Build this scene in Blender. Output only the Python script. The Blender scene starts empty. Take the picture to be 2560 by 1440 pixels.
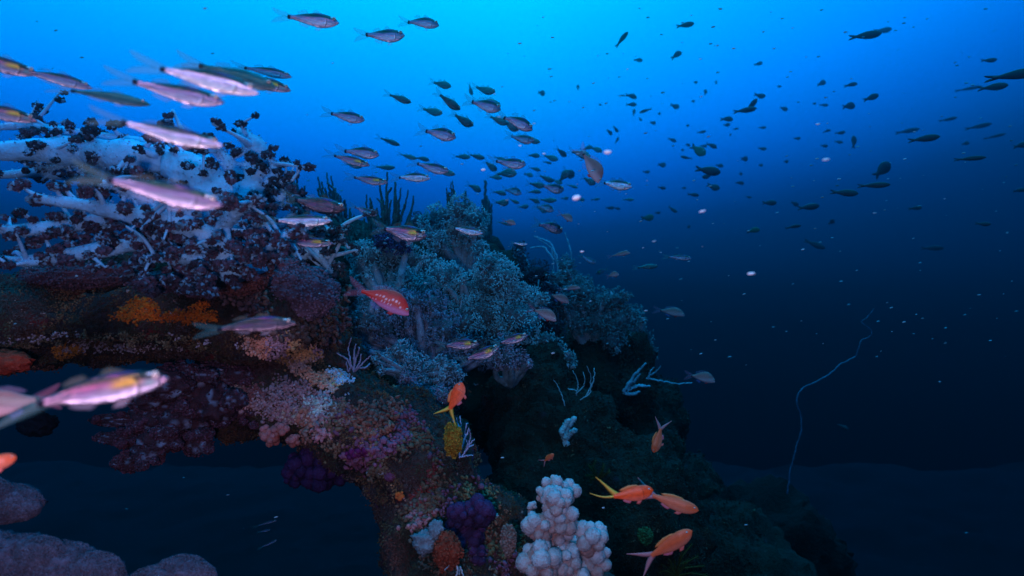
# Underwater reef scene
WS = 1.3; HAZE_C = (.01,.17,.19,1); HAZE_D = .12
VIDEO = 25.0
import bpy, math, random
import numpy as np
from mathutils import Vector, Matrix, noise
sc = bpy.context.scene
# ---------- camera ----------
K = 0.767/1280.0
cam = bpy.data.cameras.new('camera'); cam.sensor_width = 36; cam.lens = 18/0.767; cam.clip_start = 0.02; cam.clip_end = 500
co = bpy.data.objects.new('camera', cam); sc.collection.objects.link(co)
co.location = (0,0,0); co.rotation_euler = (math.radians(90),0,0); sc.camera = co
cam.dof.use_dof = True; cam.dof.focus_distance = 1.7; cam.dof.aperture_fstop = 4.0
# ---------- water light (world) ----------
w = bpy.data.worlds.new('World'); sc.world = w; w.use_nodes = True
nt = w.node_tree; N = nt.nodes; L = nt.links; N.clear()
def nd(t, **k):
    n = N.new(t)
    for a, b in k.items(): setattr(n, a, b)
    return n
def mth(op, a, b=None, c=None):
    n = nd('ShaderNodeMath', operation=op)
    for i, v in enumerate((a, b, c)):
        if v is None: continue
        if isinstance(v, (int, float)): n.inputs[i].default_value = v
        else: L.new(v, n.inputs[i])
    return n.outputs[0]
tc = nd('ShaderNodeTexCoord'); sp = nd('ShaderNodeSeparateXYZ'); L.new(tc.outputs['Generated'], sp.inputs[0])
X, Y, Z = sp.outputs
fr = mth('MULTIPLY', mth('MAXIMUM', mth('SUBTRACT', X, 0.02), 0.0), 0.95)
fl = mth('MULTIPLY', mth('MAXIMUM', mth('SUBTRACT', mth('MULTIPLY', X, -1.0), 0.05), 0.0), 0.35)
f = mth('SUBTRACT', mth('SUBTRACT', 1.0, fr), fl)
s = mth('ADD', mth('MULTIPLY', mth('MAXIMUM', Z, 0.0), f), mth('MINIMUM', Z, 0.0))
fac = mth('MULTIPLY_ADD', s, 0.5, 0.5)
ramp = nd('ShaderNodeValToRGB'); L.new(fac, ramp.inputs[0])
ramp.color_ramp.interpolation = 'LINEAR'
def lin(c): c /= 255; return c/12.92 if c <= .04045 else ((c+.055)/1.055)**2.4
st = [(-.9,(0,1,3)),(-.3,(0,3,6)),(-.15,(0,6,11)),(-.05,(0,15,26)),(0,(0,27,46)),(.05,(0,52,92)),(.08,(0,66,122)),(.14,(0,118,225)),(.19,(0,150,268)),(.3,(0,190,275)),(.4,(0,222,285)),(.7,(20,215,285)),(1,(30,220,290))]
cr = ramp.color_ramp
while len(cr.elements) > 1: cr.elements.remove(cr.elements[-1])
for i, (p, c) in enumerate(st):
    e = cr.elements[0] if i == 0 else cr.elements.new((p+1)/2)
    e.position = (p+1)/2; e.color = (*[lin(v) for v in c], 1)
bg = nd('ShaderNodeBackground'); L.new(ramp.outputs[0], bg.inputs[0]); bg.inputs[1].default_value = WS
ow = nd('ShaderNodeOutputWorld'); L.new(bg.outputs[0], ow.inputs[0])
w.cycles.sampling_method = 'MANUAL'; w.cycles.sample_map_resolution = 256
sc.view_settings.view_transform = 'Standard'; sc.view_settings.look = 'None'; sc.view_settings.exposure = 0; sc.view_settings.gamma = 1
sc.cycles.use_denoising = True
sc.cycles.max_bounces = 5; sc.cycles.volume_bounces = 0
# ---------- lamps ----------
sl = bpy.data.lights.new('sun','SUN'); sl.energy = 1.6; sl.angle = math.radians(35); sl.color = (.02,.45,1)
so = bpy.data.objects.new('sun', sl); sc.collection.objects.link(so); so.rotation_euler = (math.radians(-22), math.radians(8), 0)
# the diver's video light, held just beside the camera
vl = bpy.data.lights.new('dive_light','SPOT'); vl.energy = VIDEO; vl.color = (1,.66,.94); vl.shadow_soft_size = .05; vl.spot_size = math.radians(125); vl.spot_blend = .9
vo = bpy.data.objects.new('dive_light', vl); sc.collection.objects.link(vo); vo.location = (-.12,-.05,-.10); vo.rotation_euler = (math.radians(86),0,math.radians(12))
# ---------- helpers ----------
rng = np.random.default_rng(7); random.seed(7)
def P(px, py, d): return np.array(((px-1280)*K*d, d, -(py-720)*K*d))
def link(o, parent=None):
    sc.collection.objects.link(o)
    if parent is not None: o.parent = parent
    return o
def tag(o, label=None, cat=None, group=None, kind=None):
    for k, v in (('label', label), ('category', cat), ('group', group), ('kind', kind)):
        if v: o[k] = v
    return o
def empty(name, loc, label, cat, group=None):
    o = bpy.data.objects.new(name, None); o.empty_display_size = .05
    o.location = [float(v) for v in loc]; link(o); return tag(o, label, cat, group)
def mkprim(sub):
    import bmesh
    b = bmesh.new(); bmesh.ops.create_icosphere(b, subdivisions=sub, radius=1)
    v = np.array([x.co[:] for x in b.verts]); f = np.array([[q.index for q in x.verts] for x in b.faces]); b.free(); return v, f
ICO = {i: mkprim(i) for i in (1, 2, 3, 4)}
OCT = (np.array([(1,0,0),(-1,0,0),(0,1,0),(0,-1,0),(0,0,1),(0,0,-1)], float), np.array([(0,2,4),(2,1,4),(1,3,4),(3,0,4),(2,0,5),(1,2,5),(3,1,5),(0,3,5)]))
def randrot(n):
    q = rng.normal(size=(n,4)); q /= np.linalg.norm(q, axis=1)[:,None]; a,b,c,d = q.T
    return np.stack([np.stack([1-2*(c*c+d*d),2*(b*c-a*d),2*(b*d+a*c)],1),np.stack([2*(b*c+a*d),1-2*(b*b+d*d),2*(c*d-a*b)],1),np.stack([2*(b*d-a*c),2*(c*d+a*b),1-2*(b*b+c*c)],1)],1)
class MB:
    def __init__(s): s.v=[]; s.f=[]; s.c=[]; s.n=0
    def add(s, v, f, c=(.5,.5,.5)):
        v = np.asarray(v, float); f = np.asarray(f); c = np.asarray(c, float)
        if c.ndim == 1: c = np.tile(c, (len(v),1))
        s.v.append(v); s.f.append(f+s.n); s.c.append(c); s.n += len(v)
    def scatter(s, prim, pos, scl, col):
        pos = np.asarray(pos); n = len(pos)
        if n == 0: return
        pv, pf = prim; scl = np.asarray(scl, float)
        if scl.ndim == 0: scl = np.full((n,3), float(scl))
        if scl.ndim == 1: scl = np.repeat(scl[:,None],3,1)
        R = randrot(n)
        v = np.einsum('nij,npj->npi', R, pv[None]*scl[:,None,:]) + pos[:,None,:]
        f = pf[None] + (np.arange(n)*len(pv))[:,None,None]
        col = np.asarray(col, float)
        if col.ndim == 1: col = np.tile(col,(n,1))
        s.add(v.reshape(-1,3), f.reshape(-1,3), np.repeat(col, len(pv), 0))
    def tube(s, pts, rad, col=(.5,.5,.5), n=8, wob=0.0, colend=None):
        pts = np.asarray(pts, float); m = len(pts)
        rad = np.interp(np.linspace(0,1,m), np.linspace(0,1,len(np.atleast_1d(rad))), np.atleast_1d(rad))
        T = np.gradient(pts, axis=0); T /= np.linalg.norm(T,axis=1)[:,None]+1e-9
        rid = 1+wob*1.6*rng.uniform(-1,1,n)
        u = np.cross(T[0], (0.3,1,.1)); u /= np.linalg.norm(u)+1e-9
        a = np.linspace(0, 2*np.pi, n, endpoint=False); V=[]
        for i in range(m):
            u = u - T[i]*np.dot(u,T[i]); u /= np.linalg.norm(u)+1e-9; w = np.cross(T[i],u)
            r = rad[i]*rid*(1+wob*rng.uniform(-1,1,n))
            V.append(pts[i]+(np.cos(a)*r)[:,None]*u+(np.sin(a)*r)[:,None]*w)
        V.append(pts[:1]-T[:1]*rad[0]*.4); V.append(pts[-1:]+T[-1:]*rad[-1]*.8); F=[]
        for i in range(m-1):
            for j in range(n):
                k=(j+1)%n; a0,b0,c0,d0=i*n+j,i*n+k,(i+1)*n+k,(i+1)*n+j; F+=[(a0,b0,c0),(a0,c0,d0)]
        for j in range(n):
            k=(j+1)%n; F+=[(m*n,k,j),(m*n+1,(m-1)*n+j,(m-1)*n+k)]
        V = np.concatenate(V)
        if colend is None: c = col
        else:
            t = np.concatenate([np.repeat(np.linspace(0,1,m), n),[0,1]])[:,None]; c = np.asarray(col)*(1-t)+np.asarray(colend)*t
        s.add(V, F, c)
    def build(s, name, mat, parent=None, smooth=True, origin=None):
        v = np.concatenate(s.v); f = np.concatenate(s.f).astype(np.int32); c = np.concatenate(s.c)
        if origin is None and parent is not None: origin = tuple(parent.location)
        if origin is None: origin = tuple(v.mean(0))
        v = v-np.asarray(origin)
        me = bpy.data.meshes.new(name); me.vertices.add(len(v)); me.vertices.foreach_set('co', v.ravel())
        me.loops.add(f.size); me.loops.foreach_set('vertex_index', f.ravel())
        me.polygons.add(len(f)); me.polygons.foreach_set('loop_start', np.arange(0,f.size,3,dtype=np.int32))
        me.polygons.foreach_set('use_smooth', np.full(len(f), smooth))
        me.update(calc_edges=True)
        at = me.color_attributes.new('Col','FLOAT_COLOR','POINT'); at.data.foreach_set('color', np.concatenate([c,np.ones((len(c),1))],1).ravel().astype(np.float32))
        me.materials.append(mat); o = bpy.data.objects.new(name, me); link(o, parent)
        if parent is None: o.location = [float(x) for x in origin]
        return o
def smooth_line(pts, n=24):
    p = np.asarray(pts, float); t = np.r_[0, np.cumsum(np.linalg.norm(np.diff(p,axis=0),axis=1))]
    x = np.linspace(0, t[-1], n); q = np.stack([np.interp(x,t,p[:,i]) for i in range(p.shape[1])],1)
    for _ in range(2): q[1:-1] = (q[:-2]+2*q[1:-1]+q[2:])/4
    return q
def nz(v, sc_=1.0, off=0.0): return noise.noise(Vector((v[0]*sc_+off, v[1]*sc_-off, v[2]*sc_+off*.5)))
def nzs(V, s_=1.0, off=0.0, octv=1):
    V = np.asarray(V); r = np.zeros(len(V))
    for o in range(octv):
        q = V*s_*2**o+off; r += np.array([noise.noise(Vector(x)) for x in q])/2**o
    return r
# ---------- materials ----------
def mat(name, rough=.6, metal=0.0, spec=.3, alpha=None, bump=0, bscale=60, tint=None, vary=.0, vscale=30, sss=0, transl=0):
    m = bpy.data.materials.new(name); m.use_nodes = True; n = m.node_tree.nodes; l = m.node_tree.links; b = n['Principled BSDF']
    at = n.new('ShaderNodeAttribute'); at.attribute_name = 'Col'; c = at.outputs['Color']
    tcn = n.new('ShaderNodeTexCoord')
    if vary:
        no = n.new('ShaderNodeTexNoise'); no.inputs['Scale'].default_value = vscale; no.inputs['Detail'].default_value = 5
        l.new(tcn.outputs['Object'], no.inputs['Vector'])
        mr = n.new('ShaderNodeMapRange'); mr.inputs[1].default_value=.3; mr.inputs[2].default_value=.7; mr.inputs[3].default_value = 1-vary; mr.inputs[4].default_value = 1+vary; l.new(no.outputs[0], mr.inputs[0])
        mx = n.new('ShaderNodeVectorMath'); mx.operation='SCALE'; l.new(c, mx.inputs[0]); l.new(mr.outputs[0], mx.inputs['Scale']); c = mx.outputs[0]
    l.new(c, b.inputs['Base Color'])
    b.inputs['Roughness'].default_value = rough; b.inputs['Metallic'].default_value = metal; b.inputs['Specular IOR Level'].default_value = spec
    if alpha is not None: b.inputs['Alpha'].default_value = alpha
    if sss: b.inputs['Subsurface Weight'].default_value = sss; b.inputs['Subsurface Scale'].default_value=.02
    if bump:
        no = n.new('ShaderNodeTexNoise'); no.inputs['Scale'].default_value = bscale; no.inputs['Detail'].default_value = 6
        l.new(tcn.outputs['Object'], no.inputs['Vector'])
        bp = n.new('ShaderNodeBump'); bp.inputs['Strength'].default_value = bump; bp.inputs['Distance'].default_value = .01
        l.new(no.outputs[0], bp.inputs['Height']); l.new(bp.outputs[0], b.inputs['Normal'])
    return m
M_fish = mat('silvery_scales', .29, .78, .6, vary=.28, vscale=5, bump=.4, bscale=13)
M_matte = mat('fish_skin', .45, 0, .4, vary=.12, vscale=7)
M_fin = mat('fin_membrane', .5, 0, .3, alpha=.14)
M_ofin = mat('coloured_fin', .5, 0, .3, alpha=.85)
M_eye = mat('eye', .15, 0, .8)
M_stalk = mat('coral_stalk', .55, 0, .35, vary=.3, vscale=28, bump=.6, bscale=70)
M_polyp = mat('coral_polyps', .8, 0, .15, vary=.35, vscale=60)
M_lump = mat('coral_lumps', .8, 0, .15, vary=.2, vscale=50, bump=.5, bscale=260)
M_snow = mat('drifting_flecks', .6)
def rock_mat(name, stops, scale=5, speck=.9):
    m = bpy.data.materials.new(name); m.use_nodes = True; n = m.node_tree.nodes; l = m.node_tree.links; b = n['Principled BSDF']
    g = n.new('ShaderNodeNewGeometry')
    def noi(s, d=6, off=0):
        mp = n.new('ShaderNodeMapping'); mp.inputs['Location'].default_value=(off,off*.7,-off); l.new(g.outputs['Position'], mp.inputs['Vector'])
        no = n.new('ShaderNodeTexNoise'); no.inputs['Scale'].default_value=s; no.inputs['Detail'].default_value=d; no.inputs['Roughness'].default_value=.65; l.new(mp.outputs[0], no.inputs['Vector']); return no.outputs[0]
    a = noi(scale, 8); rp = n.new('ShaderNodeValToRGB'); l.new(a, rp.inputs[0]); r = rp.color_ramp; r.interpolation='LINEAR'
    while len(r.elements)>1: r.elements.remove(r.elements[-1])
    for i,(p,c) in enumerate(stops):
        e = r.elements[0] if i==0 else r.elements.new(p); e.position=p; e.color=(*c,1)
    c = rp.outputs[0]
    for s_, lo, col, off in ((9,.62,(.22,.025,.03),3),(7,.64,(.13,.03,.12),9),(16,.68,(.5,.13,.03),17),(38,.66,(.42,.34,.3),31)):
        q = noi(s_, 4, off); mr = n.new('ShaderNodeMapRange'); mr.inputs[1].default_value=lo; mr.inputs[2].default_value=lo+.05; mr.inputs[4].default_value=speck; l.new(q, mr.inputs[0])
        mx = n.new('ShaderNodeMix'); mx.data_type='RGBA'; l.new(mr.outputs[0], mx.inputs['Factor']); l.new(c, mx.inputs['A']); mx.inputs['B'].default_value=(*col,1); c = mx.outputs['Result']
    l.new(c, b.inputs['Base Color']); b.inputs['Roughness'].default_value=.85; b.inputs['Specular IOR Level'].default_value=.15
    bp = n.new('ShaderNodeBump'); bp.inputs['Strength'].default_value=1; bp.inputs['Distance'].default_value=.03
    l.new(noi(45,8,5), bp.inputs['Height']); l.new(bp.outputs[0], b.inputs['Normal'])
    return m
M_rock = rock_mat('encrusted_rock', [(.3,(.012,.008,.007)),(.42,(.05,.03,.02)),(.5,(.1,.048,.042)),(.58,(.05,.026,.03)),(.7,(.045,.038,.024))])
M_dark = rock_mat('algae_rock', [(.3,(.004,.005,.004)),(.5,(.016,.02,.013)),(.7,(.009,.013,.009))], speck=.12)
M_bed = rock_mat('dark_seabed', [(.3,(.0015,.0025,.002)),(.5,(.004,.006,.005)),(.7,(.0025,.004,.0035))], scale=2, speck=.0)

# ---------- haze and seabed ----------
def box(a, b, name, m):
    v = [(x,y,z) for x in (a[0],b[0]) for y in (a[1],b[1]) for z in (a[2],b[2])]
    me = bpy.data.meshes.new(name); me.from_pydata(v,[],[(0,1,3,2),(4,6,7,5),(0,4,5,1),(2,3,7,6),(0,2,6,4),(1,5,7,3)])
    me.materials.append(m); return link(bpy.data.objects.new(name, me))
mh = bpy.data.materials.new('hazy_water'); mh.use_nodes = True; n_ = mh.node_tree.nodes; n_.clear()
v_ = n_.new('ShaderNodeVolumePrincipled'); o_ = n_.new('ShaderNodeOutputMaterial'); mh.node_tree.links.new(v_.outputs[0], o_.inputs['Volume'])
v_.inputs['Color'].default_value = HAZE_C; v_.inputs['Absorption Color'].default_value = (0,.25,.5,1); v_.inputs['Density'].default_value = HAZE_D; v_.inputs['Anisotropy'].default_value = .93
haze = box((-17,-5,-7.5),(17,20,3.2),'haze', mh); haze['kind'] = 'stuff'; haze['label'] = 'blue water haze around the reef'

def grid_mesh(name, x0, x1, y0, y1, nx, ny, zf, m):
    xs = np.linspace(x0,x1,nx); ys = np.linspace(0,1,ny)**1.8*(y1-y0)+y0
    X_, Y_ = np.meshgrid(xs, ys); V = np.stack([X_.ravel(), Y_.ravel(), np.zeros(X_.size)],1); V[:,2] = zf(V)
    i = np.arange(nx-1)[None]+np.arange(ny-1)[:,None]*nx; i = i.ravel()
    F = np.concatenate([np.stack([i,i+1,i+nx+1],1), np.stack([i,i+nx+1,i+nx],1)])
    b = MB(); b.add(V,F,(.03,.03,.03)); return b.build(name, m, origin=(0,0,0))
def bedz(V):
    x, y = V[:,0], V[:,1]
    z = -5.2 + .25*nzs(V, .5, 3, 3) + .06*nzs(V, 3, 1, 2)
    # low ridge rising to the right, where the photo goes dark olive
    z += 1.0*np.exp(-((x-5.5)/3.2)**2-((y-6.5)/3.0)**2) + 1.2*np.exp(-((x-2.5)/1.5)**2-((y-3.5)/1.6)**2)
    return z
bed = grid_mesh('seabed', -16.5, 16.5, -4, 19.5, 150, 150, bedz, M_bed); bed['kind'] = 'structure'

# ---------- reef rock ----------
def blobs(lst):
    b = MB()
    for (px,py,d,rx,ry,rd) in lst:
        v, f = ICO[3]; c = P(px,py,d); b.add(v*np.array([rx*K*d, rd, ry*K*d])+c, f)
    return b
def make_rock(name, lst, m, vox, amp=.05, fine=.012, sub=None):
    o = blobs(lst).build(name, m, origin=(0,0,0))
    md = o.modifiers.new('r','REMESH'); md.mode='VOXEL'; md.voxel_size = vox; md.use_smooth_shade = True
    sm = o.modifiers.new('s','SMOOTH'); sm.factor=.5; sm.iterations=3
    dg = bpy.context.evaluated_depsgraph_get(); me = bpy.data.meshes.new_from_object(o.evaluated_get(dg)); o.modifiers.clear()
    nv = len(me.vertices); V = np.empty(nv*3); me.vertices.foreach_get('co', V); V = V.reshape(-1,3)
    Nn = np.empty(nv*3); me.vertex_normals.foreach_get('vector', Nn); Nn = Nn.reshape(-1,3)
    dsp = amp*nzs(V,5,1,3) + fine*np.abs(nzs(V,24,4,2))*1.6
    V += Nn*dsp[:,None]; me.vertices.foreach_set('co', V.ravel()); me.update()
    for p in me.polygons: p.use_smooth = True
    me.materials.clear(); me.materials.append(m); old = o.data; o.data = me; bpy.data.meshes.remove(old)
    o['kind'] = 'structure'; print(name, nv); return o
left_ledge = [(-150,790,1.5,330,110,.22),(150,800,1.5,260,95,.22),(400,790,1.52,260,92,.22),(620,790,1.6,240,100,.24),(745,805,1.75,115,105,.22),
  (330,700,1.62,300,60,.15),(600,690,1.65,240,80,.18),(780,760,1.95,90,100,.2)]
diag = [(640,960,1.62,170,105,.14),(775,915,1.75,135,100,.2),(820,1010,1.62,170,90,.16),(930,1080,1.6,150,110,.17),(1040,1170,1.55,150,130,.17),(1090,1290,1.5,140,140,.17),(1130,1430,1.45,140,130,.18),
  (1000,980,2.15,170,90,.2),(880,1110,1.62,130,80,.14),(1010,1330,1.55,70,120,.12),(1210,1330,1.55,120,130,.17),(1080,1560,1.45,150,120,.2),(1420,1590,1.34,190,110,.28),(1250,1560,1.45,150,110,.25)]
centre = [(1000,800,2.95,290,190,.4),(1150,720,3.0,180,110,.4),(950,650,3.05,260,60,.35),(1180,850,2.9,170,150,.35),(1150,1000,2.8,120,80,.3),(800,620,3.1,230,50,.3)]
right = [(1340,980,2.5,100,100,.25),(1400,1110,2.4,170,150,.3),(1480,1300,2.3,260,220,.35),(1340,1250,2.1,120,120,.25),(1490,970,3.3,140,160,.4),(1430,880,3.7,110,100,.3),(1550,1200,3.2,150,200,.4),(1680,1330,4.2,170,190,.5),
  (1750,1440,3.1,260,150,.5),(1530,920,4.0,80,80,.3),(1330,1450,1.95,200,140,.3),(1590,1040,4.8,120,110,.4)]
low = [(1930,1370,3.6,170,130,.4),(1800,1400,3.8,200,150,.5)]
rock_a = make_rock('reef_ledge_rock', left_ledge+diag, M_rock, .016, .045, .014)
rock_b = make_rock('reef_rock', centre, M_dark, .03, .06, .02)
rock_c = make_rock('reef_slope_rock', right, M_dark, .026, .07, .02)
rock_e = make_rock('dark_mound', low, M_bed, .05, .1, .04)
far_r = [(930,620,4.2,330,45,.5),(1310,740,4.3,110,60,.4),(1120,790,4.5,330,110,.7)]
rock_d = make_rock('far_reef_rock', far_r, M_dark, .07, .1, .04)
from mathutils.bvhtree import BVHTree
def bvh(objs):
    V=[];F=[];n0=0
    for o in objs:
        me=o.data; V+= [v.co.copy() for v in me.vertices]; F+= [[i+n0 for i in p.vertices] for p in me.polygons]; n0=len(V)
    return BVHTree.FromPolygons(V,F)
BV = bvh([rock_a, rock_b, rock_c, rock_d])
BVa = bvh([rock_a]); BVc = bvh([rock_c])
def hit(px, py, tree=None, default=2.0):
    r = (tree or BV).ray_cast(Vector((0,0,0)), Vector(P(px,py,1)).normalized())
    if r[0] is None: return P(px,py,default), np.array((0,-1,0.0)), default
    return np.array(r[0]), np.array(r[1]), r[0].y
# ---------- corals ----------
def ball_dirs(n):
    d = rng.normal(size=(n,3)); return d/np.linalg.norm(d,axis=1)[:,None]
def tree_coral(name, label, root, branches, clusters, pale, dark, d0, group=None, crown='polyps', csize=(9,20), step=66, dens=34, bl=(18,52), leafs=.0030):
    """pale fleshy trunk and branches with tight dark polyp bundles at the twig ends"""
    base = P(*root, d0); t = empty(name, base, label, 'coral', group)
    st = MB(); cp = []; cr_ = []
    for (pts, r0, r1, dd) in branches:
        n = len(pts); dz = np.linspace(0, dd, n) + rng.normal(0,.008,n)
        line = smooth_line([P(x,y,d0+z) for (x,y),z in zip(pts,dz)], 6*n)
        k = K*d0
        xs_=np.linspace(0,9,len(line)); o_=rng.uniform(0,50); rr_=np.interp(np.linspace(0,1,len(line)),[0,.5,1],[r0*k,(r0*.7+r1*.3)*k,r1*k])*(1+.32*np.array([noise.noise(Vector((a_,o_,0))) for a_ in xs_]))
        st.tube(line, rr_, pale, n=14, wob=.05)
        ns_=420; ii_=rng.integers(0,len(line)-1,ns_); dd_=ball_dirs(ns_); tt_=np.gradient(line,axis=0)[ii_]; tt_/=np.linalg.norm(tt_,axis=1)[:,None]; dd_-=tt_*np.sum(dd_*tt_,axis=1)[:,None]; dd_/=np.linalg.norm(dd_,axis=1)[:,None]
        st.scatter(OCT, line[ii_]+dd_*(rr_[ii_]*1.0)[:,None]+rng.normal(0,.002,(ns_,3)), rng.uniform(.0008,.0026,ns_), np.asarray(pale)[None]*rng.uniform(.35,1.25,(ns_,1)))
        for q_ in range(6):
            i_=rng.integers(2,len(line)-2); a_=line[i_]; d_=rng.normal(size=3)*(1,.5,1); d_/=np.linalg.norm(d_); l_=rng.uniform(55,115)*k; tw=smooth_line([a_,a_+d_*l_*.5+rng.normal(0,.004,3),a_+d_*l_+rng.normal(0,.006,3)],10)
            st.tube(tw,[max(rr_[i_]*.5,5*k),5*k,2.5*k],pale,n=8,wob=.08)
            for g_ in (7,9):
                for _ in range(1):
                    e_=tw[g_]+rng.normal(0,9*k,3); st.tube([tw[g_],e_],[3*k,2*k],pale,n=5); cp.append(e_); cr_.append(rng.uniform(*csize)*k*.8)
        Ls = np.linalg.norm(np.diff(line,axis=0),axis=1).sum(); m = int(Ls/(step*k))+1
        for j in range(m):
            f = (j+rng.uniform(0,1))/m; i = min(int(f*(len(line)-1)), len(line)-2); c = line[i]; T = line[i+1]-line[i]; T/=np.linalg.norm(T)+1e-9
            dr = rng.normal(size=3); dr[1] = -abs(dr[1])*.9; dr -= T*dr.dot(T)*.6; dr/=np.linalg.norm(dr)
            rr = (r0*(1-f)+r1*f)*k; ln = rng.uniform(*bl)*k
            e = c+dr*(rr+ln*.6)+T*ln*.5
            mid = (c+e)/2 + rng.normal(0,.003,3)
            st.tube([c,mid,e],[rr*.45+.002, rr*.2+.002,.0025], pale, n=6)
            for _ in range(rng.integers(1,3)):
                e2 = e+rng.normal(0,.35*ln,3)*(1,.6,1); st.tube([e,(e+e2)/2,e2],[.0028,.0025,.002], pale, n=5); cp.append(e2); cr_.append(rng.uniform(*csize)*k*rng.uniform(.7,1.1))
            cp.append(e); cr_.append(rng.uniform(*csize)*k)
        cp.append(line[-1]); cr_.append(csize[1]*k)
    for (x,y,r,n,dz) in clusters:
        for _ in range(n):
            a = rng.uniform(0,6.28); q = r*math.sqrt(rng.uniform(0,1)); cp.append(P(x+q*math.cos(a), y+q*.6*math.sin(a), d0+dz+rng.uniform(-.05,.05))); cr_.append(rng.uniform(*csize)*K*d0)
    st.build('branches', M_stalk, t)
    pb = MB(); cp = np.array(cp); cr_ = np.array(cr_)
    for c, r in zip(cp, cr_):
        n = int(dens*(r/(14*K*d0))**1.6)+8; D = ball_dirs(n); rad = rng.uniform(.45,1.05,n)**.6
        tone = rng.uniform(.6,1.35)
        col = np.asarray(dark)[None]*tone*rng.uniform(.5,1.6,(n,1))
        hi = rng.uniform(0,1,n)<(.3 if rng.uniform()<.35 else .08); col[hi] = np.asarray(pale)*rng.uniform(.35,.7)
        pb.scatter(OCT, c+D*(r*rad)[:,None]*(rng.uniform(.9,1.5),1,rng.uniform(.55,.95)), np.stack([np.full(n,leafs)*rng.uniform(.7,1.5,n)]*2+[np.full(n,leafs*1.9)],1), col)
    pb.build(crown, M_polyp, t, smooth=False)
    return t
PALE = (.19,.5,.76); MAR = (.028,.032,.052)
tree_coral('soft_coral','huge white branched soft coral with dark polyp tufts spreading across the upper left',(600,660),[
 ([(600,680),(595,600),(575,530),(520,455),(430,405)],66,40,-.02),
 ([(430,405),(330,388),(210,380),(90,374),(-40,380)],40,20,-.06),
 ([(560,500),(450,450),(330,430),(200,440),(90,430),(-20,440)],24,8,.04),
 ([(470,430),(400,370),(300,352),(190,334),(70,314),(-20,318)],20,8,.05),
 ([(590,560),(630,480),(650,420),(640,370),(600,330)],52,13,.0),
 ([(620,500),(590,430),(545,380),(520,345)],22,7,-.05),
 ([(560,500),(520,420),(480,360),(440,330)],24,9,.08),
 ([(630,500),(675,460),(690,430),(670,390)],22,6,-.05),
 ([(600,570),(660,540),(700,500),(715,450)],22,6,-.04),
 ([(590,590),(650,580),(710,560),(740,530)],20,6,-.04),
 ([(250,385),(180,410),(110,420)],12,5,.02),([(380,395),(340,430),(290,470)],14,5,-.04)],
 [(250,340,70,4,.04),(420,345,70,3,.05),(570,430,110,3,-.1),(650,400,60,2,-.1),(690,500,60,5,-.1),(80,420,80,3,0)], PALE, MAR, 1.32, csize=(6,15))
tree_coral('soft_coral','white soft coral with long pale arms and purplish tufts below the huge branched one',(560,680),[
 ([(590,690),(540,600),(440,550),(320,535),(200,510),(90,495)],32,11,-.05),
 ([(440,550),(360,500),(290,465),(220,450)],17,7,-.06),
 ([(520,600),(400,600),(280,620),(160,640),(60,655),(-30,650)],24,10,-.03),
 ([(300,540),(200,560),(120,570),(20,580),(-40,560)],20,9,-.06),
 ([(540,620),(560,560),(600,520),(640,500)],20,8,-.08),([(520,590),(480,540),(450,500),(400,480)],16,6,-.06),
 ([(570,660),(640,630),(700,600),(730,580)],22,8,-.05),([(560,660),(500,650),(430,640),(350,650)],18,7,-.05)],
 [(150,560,120,8,.02),(330,620,150,18,-.02),(520,655,130,34,-.04),(660,620,70,20,-.05),(120,610,90,8,-.02),(420,665,130,34,-.02)], (.19,.42,.64), (.05,.032,.052), 1.2, csize=(8,17))
tree_coral('soft_coral','pale blue soft coral arm with tufts reaching right under the silver fish pair',(740,640),[
 ([(740,650),(740,600),(790,580),(860,573)],17,7,.02),([(745,640),(790,620),(815,660),(830,690)],15,5,0.0),([(740,610),(700,590),(660,570)],15,6,0)],
 [(800,590,60,14,.02),(760,640,60,14,.03),(850,585,30,6,0)], (.28,.48,.58), (.04,.04,.05), 1.55, csize=(8,14))

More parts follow.
